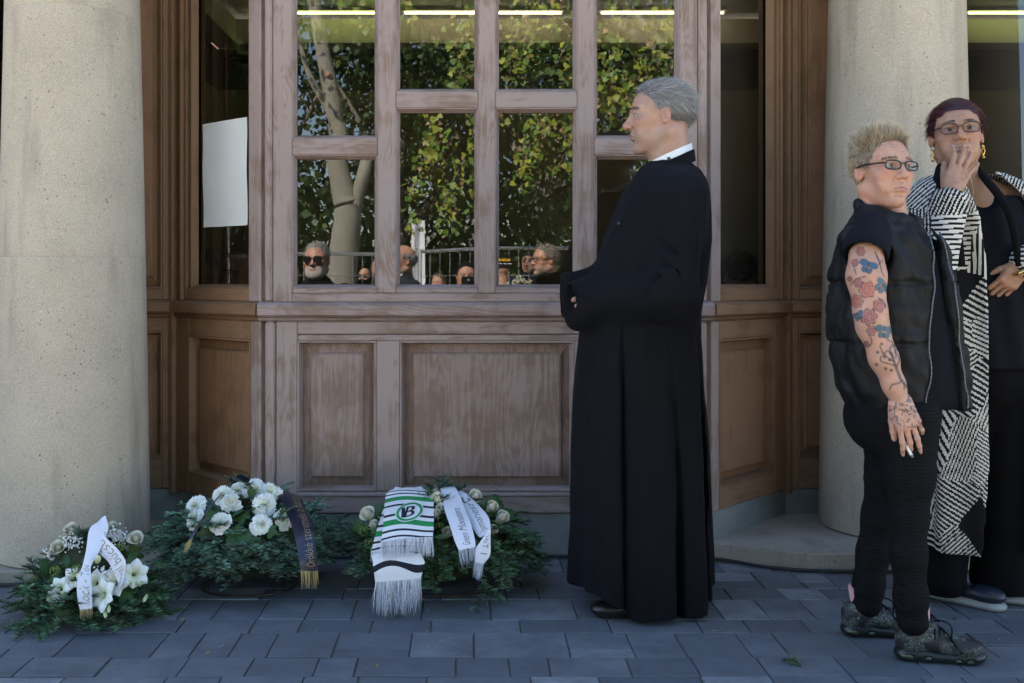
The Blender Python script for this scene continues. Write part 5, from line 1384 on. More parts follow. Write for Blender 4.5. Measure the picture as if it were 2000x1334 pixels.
def berries(seed):
    r = np.random.default_rng(seed); parts = []
    for k in range(38):
        d = r.normal(0, 1, 3); d[2] = abs(d[2]); d /= np.linalg.norm(d); V, F, D = ball(d * .8, .13, 5); parts.append((V, F, np.array((.13, .19, .04)) * r.uniform(.6, 1.5)))
    return join(*parts)
M_PETAL = vcol('petal', .55, .3, .15); M_NEEDLE = vcol('needle', .5, .35)
FLW = {}
def flower_mesh(kind, k):
    key = (kind, k)
    if key not in FLW:
        V, F, C = {'carnation': lambda: carnation(k), 'rose': lambda: rose(k, .35 + .25 * (k % 3)), 'gladiolus': lambda: gladiolus(k), 'bud': bud, 'leaf': lambda: ivy(k), 'berry_cluster': lambda: berries(k)}[kind]()
        o = mk(kind, V, F, M_LEAF if kind in ('leaf', 'berry_cluster') else M_PETAL, None, True, C); FLW[key] = o.data; bpy.data.objects.remove(o)
    return FLW[key]
def put_flower(root, kind, pos, dr, size, k=0, roll=0.0):
    o = bpy.data.objects.new(kind, flower_mesh(kind, k % 4)); COL.objects.link(o); o.parent = root
    M = Matrix(to_dir(dr, roll).tolist()).to_4x4(); o.rotation_mode = 'QUATERNION'; o.rotation_quaternion = M.to_quaternion(); o.location = (np.array(pos) - np.array(root.location)).tolist(); o.scale = (size,) * 3
    return o
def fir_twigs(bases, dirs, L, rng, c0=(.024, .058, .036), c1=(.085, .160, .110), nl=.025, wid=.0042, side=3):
    parts = []; stems = []
    todo = [(b, d, l, 0) for b, d, l in zip(bases, dirs, L)]
    while todo:
        b, d, l, lv = todo.pop(); d = d / np.linalg.norm(d); n = int(l / .0023)
        drp = np.array([0, 0, -.22]) * l
        t = np.sort(rng.uniform(.02, 1, n)); P = b + np.outer(t * l, d) + np.outer(t ** 2, drp)
        s = np.cross(d, [0, 0, 1.0]); s = s / (np.linalg.norm(s) + 1e-6); u = np.cross(s, d)
        sg = np.where(rng.random(n) < .5, -1, 1)
        D = np.outer(np.full(n, .55), d) + np.outer(sg * rng.uniform(.5, 1.0, n), s) + np.outer(rng.uniform(-.05, .35, n), u)
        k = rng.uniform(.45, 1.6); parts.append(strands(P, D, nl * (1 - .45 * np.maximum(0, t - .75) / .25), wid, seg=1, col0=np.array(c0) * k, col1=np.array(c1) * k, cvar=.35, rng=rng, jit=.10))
        tt = np.linspace(0, 1, 4); V, F = tube(b + np.outer(tt * l, d) + np.outer(tt ** 2, drp), np.linspace(.0022, .001, 4), 4); stems.append((V, F, (.075, .05, .03)))
        if lv == 0:
            for q in range(side):
                t0 = rng.uniform(.15, .8); sd = d + s * (1 if q % 2 else -1) * rng.uniform(.7, 1.1) + u * rng.uniform(-.2, .3); todo.append((b + d * l * t0 + drp * t0 ** 2, sd, l * rng.uniform(.4, .65), 1))
    return join(*parts, *stems)
def fir_dome(c, rx, ry, h, z0, n, rng, tmin=.5, tmax=1.75, droop=.5, L=(.09, .15), **kw):
    ph = rng.uniform(0, 2 * math.pi, n); th = tmin + (tmax - tmin) * rng.random(n) ** .8
    N = np.stack([np.cos(ph) * np.sin(th), np.sin(ph) * np.sin(th), np.cos(th)], 1)
    B = np.array([c[0], c[1], z0]) + N * np.array([rx, ry, h]) * rng.uniform(.6, .95, (n, 1)); B[:, 2] = np.maximum(B[:, 2], .02)
    D = N + np.outer(np.sin(th), [0, 0, -droop]) + rng.normal(0, .25, (n, 3)); return fir_twigs(B, D, rng.uniform(*L, n), rng, **kw)
class Ribbon:
    """cloth band between two edge polylines"""
    def __init__(s, st, n=60, wave=.0):
        s.A = spline(np.array([at(q[0], q[1], q[4]) for q in st]), n); s.B = spline(np.array([at(q[2], q[3], q[4] + (q[5] if len(q) > 5 else 0)) for q in st]), n)
        m = (s.A + s.B) / 2; s.len = np.concatenate([[0], np.cumsum(np.linalg.norm(np.diff(m, axis=0), axis=1))]); s.n = n; s.wave = wave
    def pt(s, u, v, off=0.0):
        u = np.asarray(u, float) * (s.n - 1); i = np.clip(u.astype(int), 0, s.n - 2); f = (u - i)[:, None]
        a = s.A[i] * (1 - f) + s.A[i + 1] * f; b = s.B[i] * (1 - f) + s.B[i + 1] * f; v = np.asarray(v, float)[:, None]
        p = a + (b - a) * v; du = (s.A[i + 1] + s.B[i + 1] - s.A[i] - s.B[i]); N = np.cross(b - a, du); N /= np.linalg.norm(N, axis=1)[:, None] + 1e-9; N *= np.where(N[:, 1:2] > 0, -1, 1)
        return p + N * off + N * (s.wave * np.sin(v * 3.1))
    def grid(s, nv=8, off=0.0):
        U, Vv = np.meshgrid(np.linspace(0, 1, s.n), np.linspace(0, 1, nv + 1), indexing='ij'); V = s.pt(U.ravel(), Vv.ravel(), off); w = nv + 1
        F = np.array([(i * w + j, i * w + j + 1, (i + 1) * w + j + 1, (i + 1) * w + j) for i in range(s.n - 1) for j in range(nv)]); return V, F, np.stack([Vv.ravel(), U.ravel()], 1)
    def solid(s, nv=8, t=.0016):
        V0, F0, uv = s.grid(nv, .0); V1, F1, _ = s.grid(nv, -t); return np.vstack([V0, V1]), np.vstack([F0, F1[:, ::-1] + len(V0)]), np.vstack([uv, uv])
def text_mesh(txt):
    cu = bpy.data.curves.new('lettering', 'FONT'); cu.body = txt; cu.resolution_u = 3; cu.shear = .25; cu.offset = -.011
    o = bpy.data.objects.new('lettering', cu); COL.objects.link(o); bpy.context.view_layer.update()
    me = o.to_mesh(); V = np.array([v.co[:] for v in me.vertices]); F = [list(q.vertices) for q in me.polygons]; o.to_mesh_clear(); bpy.data.objects.remove(o); bpy.data.curves.remove(cu); return V, F
def letter(rib, txt, u0, u1, v0, v1, mat, parent, base, flip=False):
    """text runs from u0 to u1; letter feet at v0, tops at v1"""
    V, F = text_mesh(txt); x = (V[:, 0] - V[:, 0].min()) / np.ptp(V[:, 0]); y = (V[:, 1] - V[:, 1].min()) / np.ptp(V[:, 1])
    W = rib.pt(u0 + (u1 - u0) * x, v0 + (v1 - v0) * y, .0009); return mk('lettering', W - base, F, mat, parent)
def fringe(rib, L, mat_cols, n, rng, down=(0, 0, -1), seg=3, w=.0016, u=1.0, jit=.10, spread=(0, 1)):
    v = np.linspace(spread[0], spread[1], n); P = rib.pt(np.full(n, u), v, .0006); Q = rib.pt(np.full(n, u - .02), v, .0006); D = (P - Q); D /= np.linalg.norm(D, axis=1)[:, None]; D = D * .6 + np.array(down) * .6
    return strands(P, D, L, w, bend=(0, 0, -.2), seg=seg, col0=mat_cols[0], col1=mat_cols[1], cvar=.15, rng=rng, jit=jit)
M_RIBW = plain('white_satin_ribbon', (.66, .68, .76), .45, .03, 20, .05); M_RIBK = plain('black_satin_ribbon', (.005, .010, .028), .3, .1, 20, .05)
M_INKD = plain('dark_lettering', (.05, .045, .04), .5); M_INKG = plain('gold_lettering', (.33, .25, .15), .35, .1, 60, 0, .3)
M_INKT = plain('tan_lettering', (.22, .165, .09), .5)
def leaf_at(root, px, py, y, size, rng, up=(0, -.8, .6)):
    d = np.array(up) + rng.normal(0, .45, 3); put_flower(root, 'leaf', at(px, py, y), d, size * .8, rng.integers(0, 4), rng.uniform(0, 6.28))

def wreath_small():
    rng = np.random.default_rng(21); cy = -.72; c = at(180, 1130, cy); base = np.array([c[0], cy, 0.0])
    t = thing('flower_spray', 'low white flower spray with white ribbon on fir by the left column foot', 'wreath', base.tolist(), 'funeral flowers on the pavement')
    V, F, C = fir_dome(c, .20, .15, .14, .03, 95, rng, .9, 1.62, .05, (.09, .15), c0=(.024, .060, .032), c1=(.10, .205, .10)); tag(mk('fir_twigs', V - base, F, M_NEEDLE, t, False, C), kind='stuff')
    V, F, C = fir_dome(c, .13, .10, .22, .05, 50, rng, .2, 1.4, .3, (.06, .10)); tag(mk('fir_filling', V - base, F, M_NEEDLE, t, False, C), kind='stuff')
    V, F, D = ball((0, 0, 0), 1, 12); mk('foam_base', V * [.14, .11, .15] + [0, 0, .13], F, M_FOAM, t, True)
    for i, (px, py, y, s) in enumerate([(143, 1045, -.70, .043), (115, 1075, -.76, .036), (268, 1058, -.72, .036), (222, 1033, -.62, .026)]): put_flower(t, 'rose', at(px, py, y), (rng.normal(0, .2), -.75, .65), s, i, i)
    for i, (px, py, y, s) in enumerate([(120, 1152, -.86, .050), (147, 1130, -.85, .045), (190, 1140, -.87, .050), (207, 1163, -.90, .060), (228, 1140, -.87, .055), (262, 1122, -.83, .055), (108, 1165, -.87, .035)]): put_flower(t, 'gladiolus', at(px, py, y), (rng.normal(0, .25), -.85, .35), s, i, i * 1.3)
    for i, (px, py, y) in enumerate([(190, 1100, -.87), (100, 1178, -.87), (128, 1165, -.88), (275, 1145, -.85), (262, 1143, -.85), (288, 1160, -.85), (205, 1190, -.92), (212, 1180, -.92)]): put_flower(t, 'bud', at(px, py, y), (rng.normal(0, .4), -.5, -.6 if i > 4 else .6), .030 if i else .045, 0)
    for px, py, y, s in [(75, 1120, -.78, .055), (100, 1128, -.84, .05), (130, 1105, -.82, .05), (250, 1090, -.80, .05), (270, 1080, -.76, .055), (165, 1098, -.82, .045), (240, 1112, -.83, .05), (95, 1100, -.79, .045), (120, 1180, -.88, .05), (255, 1160, -.86, .05)]: leaf_at(t, px, py, y, s, rng)
    for px, py, y in [(108, 1115, -.84), (235, 1070, -.78), (150, 1112, -.85)]: put_flower(t, 'berry_cluster', at(px, py, y), (0, -.8, .6), .020, 1)
    parts = []
    for cx, cy2, sx, sy, n, y in [(230, 1050, 22, 14, 170, -.72), (140, 1062, 20, 14, 110, -.77), (95, 1085, 10, 12, 26, -.76), (205, 1120, 20, 12, 70, -.88)]:
        for k in range(n):
            p = at(cx + rng.normal(0, sx * .6), cy2 + rng.normal(0, sy * .6), y + rng.normal(0, .02)); V, F, D = ball(p - base, rng.uniform(.0022, .0042), 4); parts.append((V, F, (.74, .75, .76)))
    V, F, C = join(*parts); tag(mk('gypsophila', V, F, M_PETAL, t, True, C), kind='stuff')
    A = Ribbon([(193, 1018, 206, 1007, -.76), (175, 1033, 211, 1034, -.80), (168, 1075, 193, 1078, -.86), (161, 1105, 178, 1105, -.89), (153, 1125, 178, 1125, -.91), (150, 1148, 179, 1148, -.925), (152, 1173, 180, 1173, -.935), (156, 1191, 180, 1188, -.94)], 50, .003)
    B = Ribbon([(186, 1038, 207, 1018, -.75), (190, 1074, 205, 1046, -.83), (211, 1097, 229, 1072, -.87), (222, 1119, 245, 1096, -.89), (230, 1140, 243, 1122, -.90), (220, 1160, 237, 1142, -.915), (206, 1178, 220, 1162, -.925)], 50, .002)
    for R_, tx, a in ((A, 'Rock - Tói', (.93, .42, .85, .18)), (B, 'szívvel búcsú', (.84, .16, .80, .22))):
        V, F, uv = R_.solid(6); o = mk('ribbon', V - base, F, M_RIBW, t, True); letter(R_, tx, a[0], a[1], a[2], a[3], M_INKT, o, base)
        V, F, C = fringe(R_, .022, ((.45, .36, .20), (.40, .30, .15)), 34, rng); tag(mk('fringe', V - base, F, M_HAIR, o, False, C), kind='stuff')
M_FOAM = plain('moss_base', (.018, .030, .012), .95, .4, 40, .5)
def stand(t, base, c, R=.17):
    P_ = [(c[0] - base[0] + R * math.cos(a), c[1] - base[1] + R * .8 * math.sin(a), .006) for a in np.linspace(0, 2 * math.pi, 49)[:-1]]; V, F = tube(P_, .0042, 6, True); mk('stand_ring', V, F, M_WIRE, t, True)
    for a in (.9, 2.3, 3.9, 5.4):
        p = np.array([c[0] - base[0] + R * math.cos(a), c[1] - base[1] + R * .8 * math.sin(a), .006]); V, F = tube([p, p * [.95, .95, 1] + [0, 0, .12]], .0025, 5); mk('stand_leg', V, F, M_WIRE, t, True)
M_WIRE = plain('dark_wire', (.06, .05, .045), .45, .3, 200, .2, .7)
def wreath_mid():
    rng = np.random.default_rng(22); cy = -.40; c = at(487, 1080, cy); base = np.array([c[0], cy, 0.0])
    t = thing('funeral_wreath', 'fir wreath with white carnations and black ribbon on a wire stand', 'wreath', base.tolist(), 'funeral flowers on the pavement')
    stand(t, base, c, .18)
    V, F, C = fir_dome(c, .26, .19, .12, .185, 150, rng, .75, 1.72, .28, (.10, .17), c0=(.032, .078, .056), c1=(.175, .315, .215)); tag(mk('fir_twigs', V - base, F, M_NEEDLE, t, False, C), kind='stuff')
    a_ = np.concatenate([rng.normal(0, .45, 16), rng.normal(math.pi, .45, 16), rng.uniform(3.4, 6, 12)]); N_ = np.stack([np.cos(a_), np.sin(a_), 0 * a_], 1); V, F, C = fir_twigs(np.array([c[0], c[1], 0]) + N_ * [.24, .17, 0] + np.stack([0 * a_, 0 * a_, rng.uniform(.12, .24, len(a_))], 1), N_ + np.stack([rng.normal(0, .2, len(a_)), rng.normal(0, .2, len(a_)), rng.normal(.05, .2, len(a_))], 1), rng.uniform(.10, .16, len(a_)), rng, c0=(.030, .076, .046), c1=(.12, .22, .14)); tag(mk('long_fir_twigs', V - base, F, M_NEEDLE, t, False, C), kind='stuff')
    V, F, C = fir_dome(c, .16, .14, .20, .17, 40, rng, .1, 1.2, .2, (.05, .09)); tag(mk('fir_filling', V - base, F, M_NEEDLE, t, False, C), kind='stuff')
    V, F, D = ball((0, 0, 0), 1, 14); mk('foam_base', V * [.26, .20, .13] + [0, 0, .17], F, M_FOAM, t, True)
    cs = [(436, 967, -.44), (382, 988, -.46), (381, 1014, -.52), (453, 982, -.50), (430, 1021, -.60), (497, 957, -.42), (466, 958, -.40), (529, 962, -.43), (516, 985, -.50), (510, 1025, -.60), (553, 1015, -.54)]
    for i, (px, py, y) in enumerate(cs): put_flower(t, 'carnation', at(px, py, y), ((px - 470) / 220 + rng.normal(0, .1), -.85, .55), .040 + .003 * (i % 3), i, i * 1.7)
    for px, py, y, s in [(470, 1035, -.61, .07), (492, 1050, -.63, .065), (405, 1010, -.55, .05), (540, 1000, -.52, .05), (480, 1005, -.55, .05), (490, 970, -.46, .04), (455, 1005, -.56, .05), (402, 1035, -.58, .045), (535, 1040, -.58, .045), (372, 1000, -.47, .05), (500, 990, -.52, .045), (530, 1030, -.6, .04)]: leaf_at(t, px, py, y, s, rng)
    A = Ribbon([(486, 952, 492, 944, -.40), (474, 940, 483, 934, -.42), (459, 936, 466, 928, -.45), (438, 957, 446, 948, -.50), (417, 980, 427, 971, -.55), (400, 1003, 411, 990, -.60), (381, 1033, 391, 1025, -.65), (363, 1062, 377, 1050, -.67)], 50)
    B = Ribbon([(536, 958, 556, 958, -.38), (543, 969, 588, 973, -.44), (555, 989, 594, 987, -.50), (568, 1022, 606, 1014, -.60), (577, 1055, 613, 1042, -.68), (584, 1092, 618, 1082, -.73), (587, 1115, 621, 1115, -.74)], 50, .004)
    for i, R_ in enumerate((A, B)):
        V, F, uv = R_.solid(6); o = mk('ribbon', V - base, F, M_RIBK, t, True)
        if i: letter(R_, 'Örökké szeretnek a barátaid', .95, .14, .86, .30, M_INKG, o, base)
        V, F, C = fringe(R_, .046 if i else .03, ((.48, .36, .13), (.55, .45, .24)), 60, rng, jit=.05, w=.0014); tag(mk('fringe', V - base, F, M_HAIR, o, False, C), kind='stuff')
def wreath_right():
    rng = np.random.default_rng(23); cy = -.40; c = at(868, 1080, cy); base = np.array([c[0], cy, 0.0])
    t = thing('funeral_wreath', 'fir wreath with cream roses and white ribbon, scarf laid over it', 'wreath', base.tolist(), 'funeral flowers on the pavement')
    stand(t, base, c, .18)
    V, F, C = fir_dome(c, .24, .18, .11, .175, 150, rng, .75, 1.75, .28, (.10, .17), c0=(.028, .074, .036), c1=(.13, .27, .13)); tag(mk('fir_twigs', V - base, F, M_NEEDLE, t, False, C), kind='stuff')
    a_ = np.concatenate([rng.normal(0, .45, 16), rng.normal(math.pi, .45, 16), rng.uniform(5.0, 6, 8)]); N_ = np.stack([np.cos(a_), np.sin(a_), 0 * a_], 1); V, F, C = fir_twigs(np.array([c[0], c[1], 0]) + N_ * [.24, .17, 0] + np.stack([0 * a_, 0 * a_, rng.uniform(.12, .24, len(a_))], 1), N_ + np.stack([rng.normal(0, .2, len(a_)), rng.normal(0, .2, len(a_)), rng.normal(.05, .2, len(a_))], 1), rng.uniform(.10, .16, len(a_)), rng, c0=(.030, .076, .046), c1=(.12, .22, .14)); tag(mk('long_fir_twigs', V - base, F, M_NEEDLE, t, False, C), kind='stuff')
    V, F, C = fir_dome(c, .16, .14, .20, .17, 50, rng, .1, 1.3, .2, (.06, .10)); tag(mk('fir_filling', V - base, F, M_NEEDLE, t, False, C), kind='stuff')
    V, F, D = ball((0, 0, 0), 1, 14); mk('foam_base', V * [.24, .19, .13] + [0, 0, .16], F, M_FOAM, t, True)
    for i, (px, py, y, s) in enumerate([(855, 985, -.48, .042), (852, 972, -.42, .034), (727, 1012, -.50, .042), (737, 1032, -.54, .030), (853, 1012, -.55, .032), (872, 1048, -.58, .034), (922, 977, -.44, .038), (955, 997, -.50, .036), (973, 1018, -.53, .040), (957, 1040, -.56, .028), (862, 1000, -.52, .03)]): put_flower(t, 'rose', at(px, py, y), ((px - 850) / 260 + rng.normal(0, .15), -.7, .7), s, i, i)
    for px, py, y in [(712, 1038, -.56), (722, 1062, -.60), (858, 1030, -.58)]: put_flower(t, 'berry_cluster', at(px, py, y), (0, -.8, .6), .022, 1)
    for px, py, y, s in [(728, 1045, -.57, .05), (975, 990, -.48, .05), (880, 1030, -.55, .045), (960, 975, -.45, .045), (860, 1050, -.57, .04), (985, 1000, -.48, .045), (745, 1000, -.47, .05), (705, 1025, -.52, .05)]: leaf_at(t, px, py, y, s, rng)
    A = Ribbon([(846, 955, 880, 953, -.38), (858, 951, 888, 951, -.43), (865, 974, 898, 967, -.50), (868, 994, 908, 994, -.58), (878, 1024, 919, 1021, -.66), (888, 1056, 927, 1051, -.72), (896, 1075, 929, 1068, -.74)], 50, .003)
    B = Ribbon([(880, 957, 900, 958, -.40), (897, 963, 909, 963, -.46), (904, 987, 934, 986, -.53), (920, 1025, 953, 1008, -.64), (936, 1049, 958, 1028, -.70), (947, 1044, 958, 1034, -.72), (938, 1058, 958, 1060, -.735), (929, 1073, 957, 1084, -.745), (928, 1096, 945, 1101, -.75)], 60, .002)
    for R_, txs in ((A, (('Green Monsters', .93, .50, .74, .36),)), (B, (('Jamanesz', .50, .24, .80, .25), ('1 Tói', .90, .68, .35, .80)))):
        V, F, uv = R_.solid(6); o = mk('ribbon', V - base, F, M_RIBW, t, True)
        for tx, *a in txs: letter(R_, tx, *a, M_INKD, o, base)
        V, F, C = fringe(R_, .045, ((.66, .68, .78), (.60, .65, .80)), 50, rng, jit=.12, w=.0014); tag(mk('fringe', V - base, F, M_HAIR, o, False, C), kind='stuff')
def scarf_mat():
    m, nt, b = newmat('striped_knit_scarf'); uv = nd(nt, 'UVMap').outputs[0]; sp = nd(nt, 'SeparateXYZ', {0: uv})
    w = math_(nt, 'ADD', sp.outputs[1], math_(nt, 'MULTIPLY', math_(nt, 'SINE', math_(nt, 'MULTIPLY', sp.outputs[0], 5.0)), .025))
    Wt, Nv, Gr = (.74, .75, .78), (.008, .010, .020), (.012, .24, .065)
    st = [(0, Wt), (.04, Nv), (.075, Wt), (.15, Nv), (.185, Wt), (.25, Gr), (.34, Wt), (.42, Nv), (.455, Wt), (.59, Nv), (.63, Wt), (.69, Gr), (.78, Wt), (.85, Nv), (.885, Wt), (.955, Nv), (.985, Wt)]
    c = ramp(nt, w, st, 'CONSTANT'); nt.links.new(c, b.inputs['Base Color']); b.inputs['Roughness'].default_value = .9
    kn = nd(nt, 'TexWave', {'Vector': uv, 'Scale': 60.0}).outputs['Fac']; bump(nt, b, math_(nt, 'ADD', kn, noise(nt, uv, 200, 2)), .25, .002); return m
def scarf():
    rng = np.random.default_rng(24); base = np.array([at(785, 1000, -.5)[0], -.5, 0.15]); M_S = scarf_mat(); M_SG = plain('green_knit', (.015, .26, .08), .9); M_SN = plain('navy_knit', (.008, .010, .020), .9); M_SW = plain('white_knit', (.74, .75, .78), .9)
    t = thing('striped_scarf', 'folded white, green and navy striped scarf with round badge, laid on the rose wreath', 'scarf', base.tolist())
    up = Ribbon([(766, 962, 826, 962, -.30), (775, 954, 820, 953, -.38), (757, 961, 838, 960, -.44), (752, 978, 846, 973, -.50), (750, 1000, 847, 998, -.60), (748, 1028, 847, 1024, -.68), (744, 1058, 845, 1049, -.74)], 60, .006)
    und = Ribbon([(764, 964, 800, 960, -.40), (752, 985, 800, 980, -.48), (742, 1015, 820, 1015, -.60), (733, 1045, 838, 1050, -.68), (725, 1078, 838, 1066, -.725)], 40, .004)
    low = Ribbon([(722, 1070, 820, 1062, -.70), (727, 1092, 824, 1084, -.745), (730, 1113, 829, 1100, -.76), (733, 1137, 822, 1129, -.765)], 40, .006)
    for nm, R_, fl, cols in (('scarf_layer', up, .052, None), ('scarf_layer', und, .025, None), ('scarf_end', low, .085, None)):
        V, F, uv = R_.solid(14, .006)
        if R_ is low: uv = uv * [1, .19] + [0, .315]
        if R_ is up: uv = (uv - [0, .30]) / [1, .70]
        mk(nm, V - base, F, M_S, t, True, uv=uv)
        V, F, C = fringe(R_, fl, ((.70, .71, .76), (.62, .64, .72)), 170, rng, jit=.14, w=.0018, seg=3); V2, F2, C2 = fringe(R_, fl * .95, ((.70, .71, .76), (.58, .60, .70)), 120, rng, jit=.18, w=.002, seg=3); V, F, C = join((V, F, C), (V2, F2, C2)); tag(mk('fringe', V - base, F, M_HAIR, t, False, C), kind='stuff')
    # badge: white oval, green ring, letters, laid on the upper layer
    cu, cv, ru, rv = .69, .515, .105, .255
    def disc(r0, r1, off, mat, nm):
        n = 40; a = np.linspace(0, 2 * math.pi, n + 1)[:-1]; tl = .25; u = []; v = []
        for r in (r0, r1): u += list(cu + ru * r * (np.sin(a) - tl * np.cos(a) * 1.0)); v += list(cv + rv * r * np.cos(a))
        V = up.pt(np.array(u), np.array(v), off); F = np.array([(k, (k + 1) % n, n + (k + 1) % n, n + k) for k in range(n)]); return mk(nm, V - base, F, mat, t, True)
    disc(.0, 1.12, .0016, M_SW, 'badge'); disc(.84, 1.04, .0026, M_SG, 'badge_ring')
    V, F = text_mesh('B'); x = (V[:, 0] - V[:, 0].min()) / np.ptp(V[:, 0]); y = (V[:, 1] - V[:, 1].min()) / np.ptp(V[:, 1])
    for dx, wd in ((-.02, .46), (.05, .46), (.02, .52)):
        vv = cv + rv * (-.25 + dx + wd * 1.7 * (x - .25)); uu = cu - ru * (-.58 + 1.16 * y) - .25 * ru * (vv - cv) / rv; mk('badge_letter', up.pt(uu, vv, .0030 + .0003 * dx) - base, F, M_SN, t)
    q = [(-.62, -.55), (-.34, -.55), (-.34, .55), (-.62, .55)]; vv = np.array([cv + rv * a for a, b_ in q]); uu = np.array([cu - ru * b_ - .25 * ru * a for a, b_ in q]); mk('badge_letter', up.pt(uu, vv, .0032) - base, [[0, 1, 2, 3]], M_SN, t)
def debris():
    rng = np.random.default_rng(77); n = 170; P = np.stack([rng.uniform(-2.2, 2.3, n), rng.uniform(-1.35, -.2, n), np.full(n, .005)], 1); d = rng.normal(0, 1, (n, 3)) * [1, 1, .12]
    V, F, C = strands(P, d, rng.uniform(.006, .028, n), .0022, seg=2, col0=(.22, .19, .14), col1=(.30, .27, .20), cvar=.6, rng=rng); V2, F2, C2 = leaves(P[:34] + [.3, .1, .003], np.tile(np.array([0, 0, 1.0]), (34, 1)) + rng.normal(0, .25, (34, 3)), .015, np.where(rng.random((34, 1)) < .5, (.25, .17, .06), (.55, .55, .5)), rng)
    V, F, C = join((V, F, C), (V2, F2, C2)); tag(mk('fallen_debris', V, F, M_LEAF, None, False, C), 'scattered needles and leaf crumbs on the pavers', 'debris', kind='stuff')
def sprig():
    rng = np.random.default_rng(25); b = at(1562, 1316, -1.2); b[2] = .006; V, F, C = fir_twigs([np.array([0, 0, .006])], [np.array([-.25, 1, .12])], [.075], rng, c0=(.03, .06, .03), c1=(.09, .14, .07), side=2)
    p = np.array([b[0], -1.21, 0]); tag(mk('fir_sprig', V, F, M_NEEDLE, None, False, C, loc=p.tolist()), 'tiny fallen fir sprig alone on the pavers', 'sprig')
# ================================================================== sunlit court behind the viewer (seen in the panes)
def mir(px, py, y):
    """world point whose mirror image in the front panes (plane y=0.01) shows at (px,py); y negative = out in the court"""
    Z = CAM_D - y; return np.array([(px - 915) / FPX * Z, y, CAM_H + (550 - py) / FPX * Z])
def leaves(P, N, size, cols, rng, heart=False):
    n = len(P); N = N / np.linalg.norm(N, axis=1)[:, None]; T = np.cross(N, rng.normal(0, 1, (n, 3))); T /= np.linalg.norm(T, axis=1)[:, None] + 1e-9; T[:, 2] -= .6; T /= np.linalg.norm(T, axis=1)[:, None]
    B = np.cross(N, T); B /= np.linalg.norm(B, axis=1)[:, None] + 1e-9; s = (size * rng.uniform(.6, 1.25, n))[:, None]
    sh = [(0, 0, 0), (.10, .52, .06), (.55, .42, .08), (1, 0, -.05), (.55, -.42, .08), (.10, -.52, .06)] if heart else [(0, 0, 0), (.45, .40, .06), (1, 0, -.06), (.45, -.40, .06)]
    V = np.stack([P + T * s * a + B * s * b + N * s * c for a, b, c in sh], 1).reshape(-1, 3); m = len(sh); i = np.arange(n)[:, None] * m
    F = np.concatenate([i + np.array([0, 1, 2, 3]), i + np.array([0, 3, 4, 5])]) if heart else i + np.array([0, 1, 2, 3])
    C = np.repeat(cols * rng.uniform(.65, 1.3, (n, 1)), m, 0); return V, F, np.clip(C, 0, 1)
def crown(c, r, n, size, col, rng, clumps=26):
    cc = rng.normal(0, 1, (clumps, 3)); cc /= np.linalg.norm(cc, axis=1)[:, None]; cc = cc * rng.uniform(.35, .95, (clumps, 1)) * np.array(r) + np.array(c)
    k = rng.integers(0, clumps, n); d = rng.normal(0, 1, (n, 3)); d /= np.linalg.norm(d, axis=1)[:, None]; P = cc[k] + d * (np.mean(r) * .42 * rng.random((n, 1)) ** .45); tint = rng.uniform(.6, 1.3, (clumps, 1))[k]
    cols = np.array(col) * tint; yl = rng.random(n) < .12; cols[yl] = np.array(col) * [2.2, 1.5, .7]; return leaves(P, d + rng.normal(0, .5, (n, 3)) + [0, 0, .4], size, cols, rng)
M_BARK = stone('lime_bark', (.30, .285, .235), (.10, .095, .075), .4)
def tree(label, x, y, h, r, n, size, col, seed, trunk_r=.2, limbs=6, group='trees of the court'):
    rng = np.random.default_rng(seed); t = thing('tree', label, 'tree', (x, y, COURT), group); c = np.array([0, 0, h])
    parts = [tube(spline(np.array([(0, 0, -.1), (.05, .02, h * .25), (rng.uniform(-.2, .2), 0, h * .6), (0, 0, h)]), 12), np.linspace(trunk_r, trunk_r * .35, 12), 10)]
    for k in range(limbs):
        a = rng.uniform(0, 6.28); z0 = h * rng.uniform(.3, .6); e = np.array([math.cos(a) * r[0] * .7, math.sin(a) * r[1] * .7, h + rng.uniform(-.3, .4) * r[2]]); s = np.array([0, 0, z0]); parts.append(tube(spline(np.array([s, s * .5 + e * .5 + [0, 0, .3], e]), 8), np.linspace(trunk_r * .45, .02, 8), 7))
    V, F = join(*parts); mk('trunk', V, F, M_BARK, t, True); V, F, C = crown(c, r, n, size, col, rng); mk('crown', V, F, M_LEAF, t, False, C)
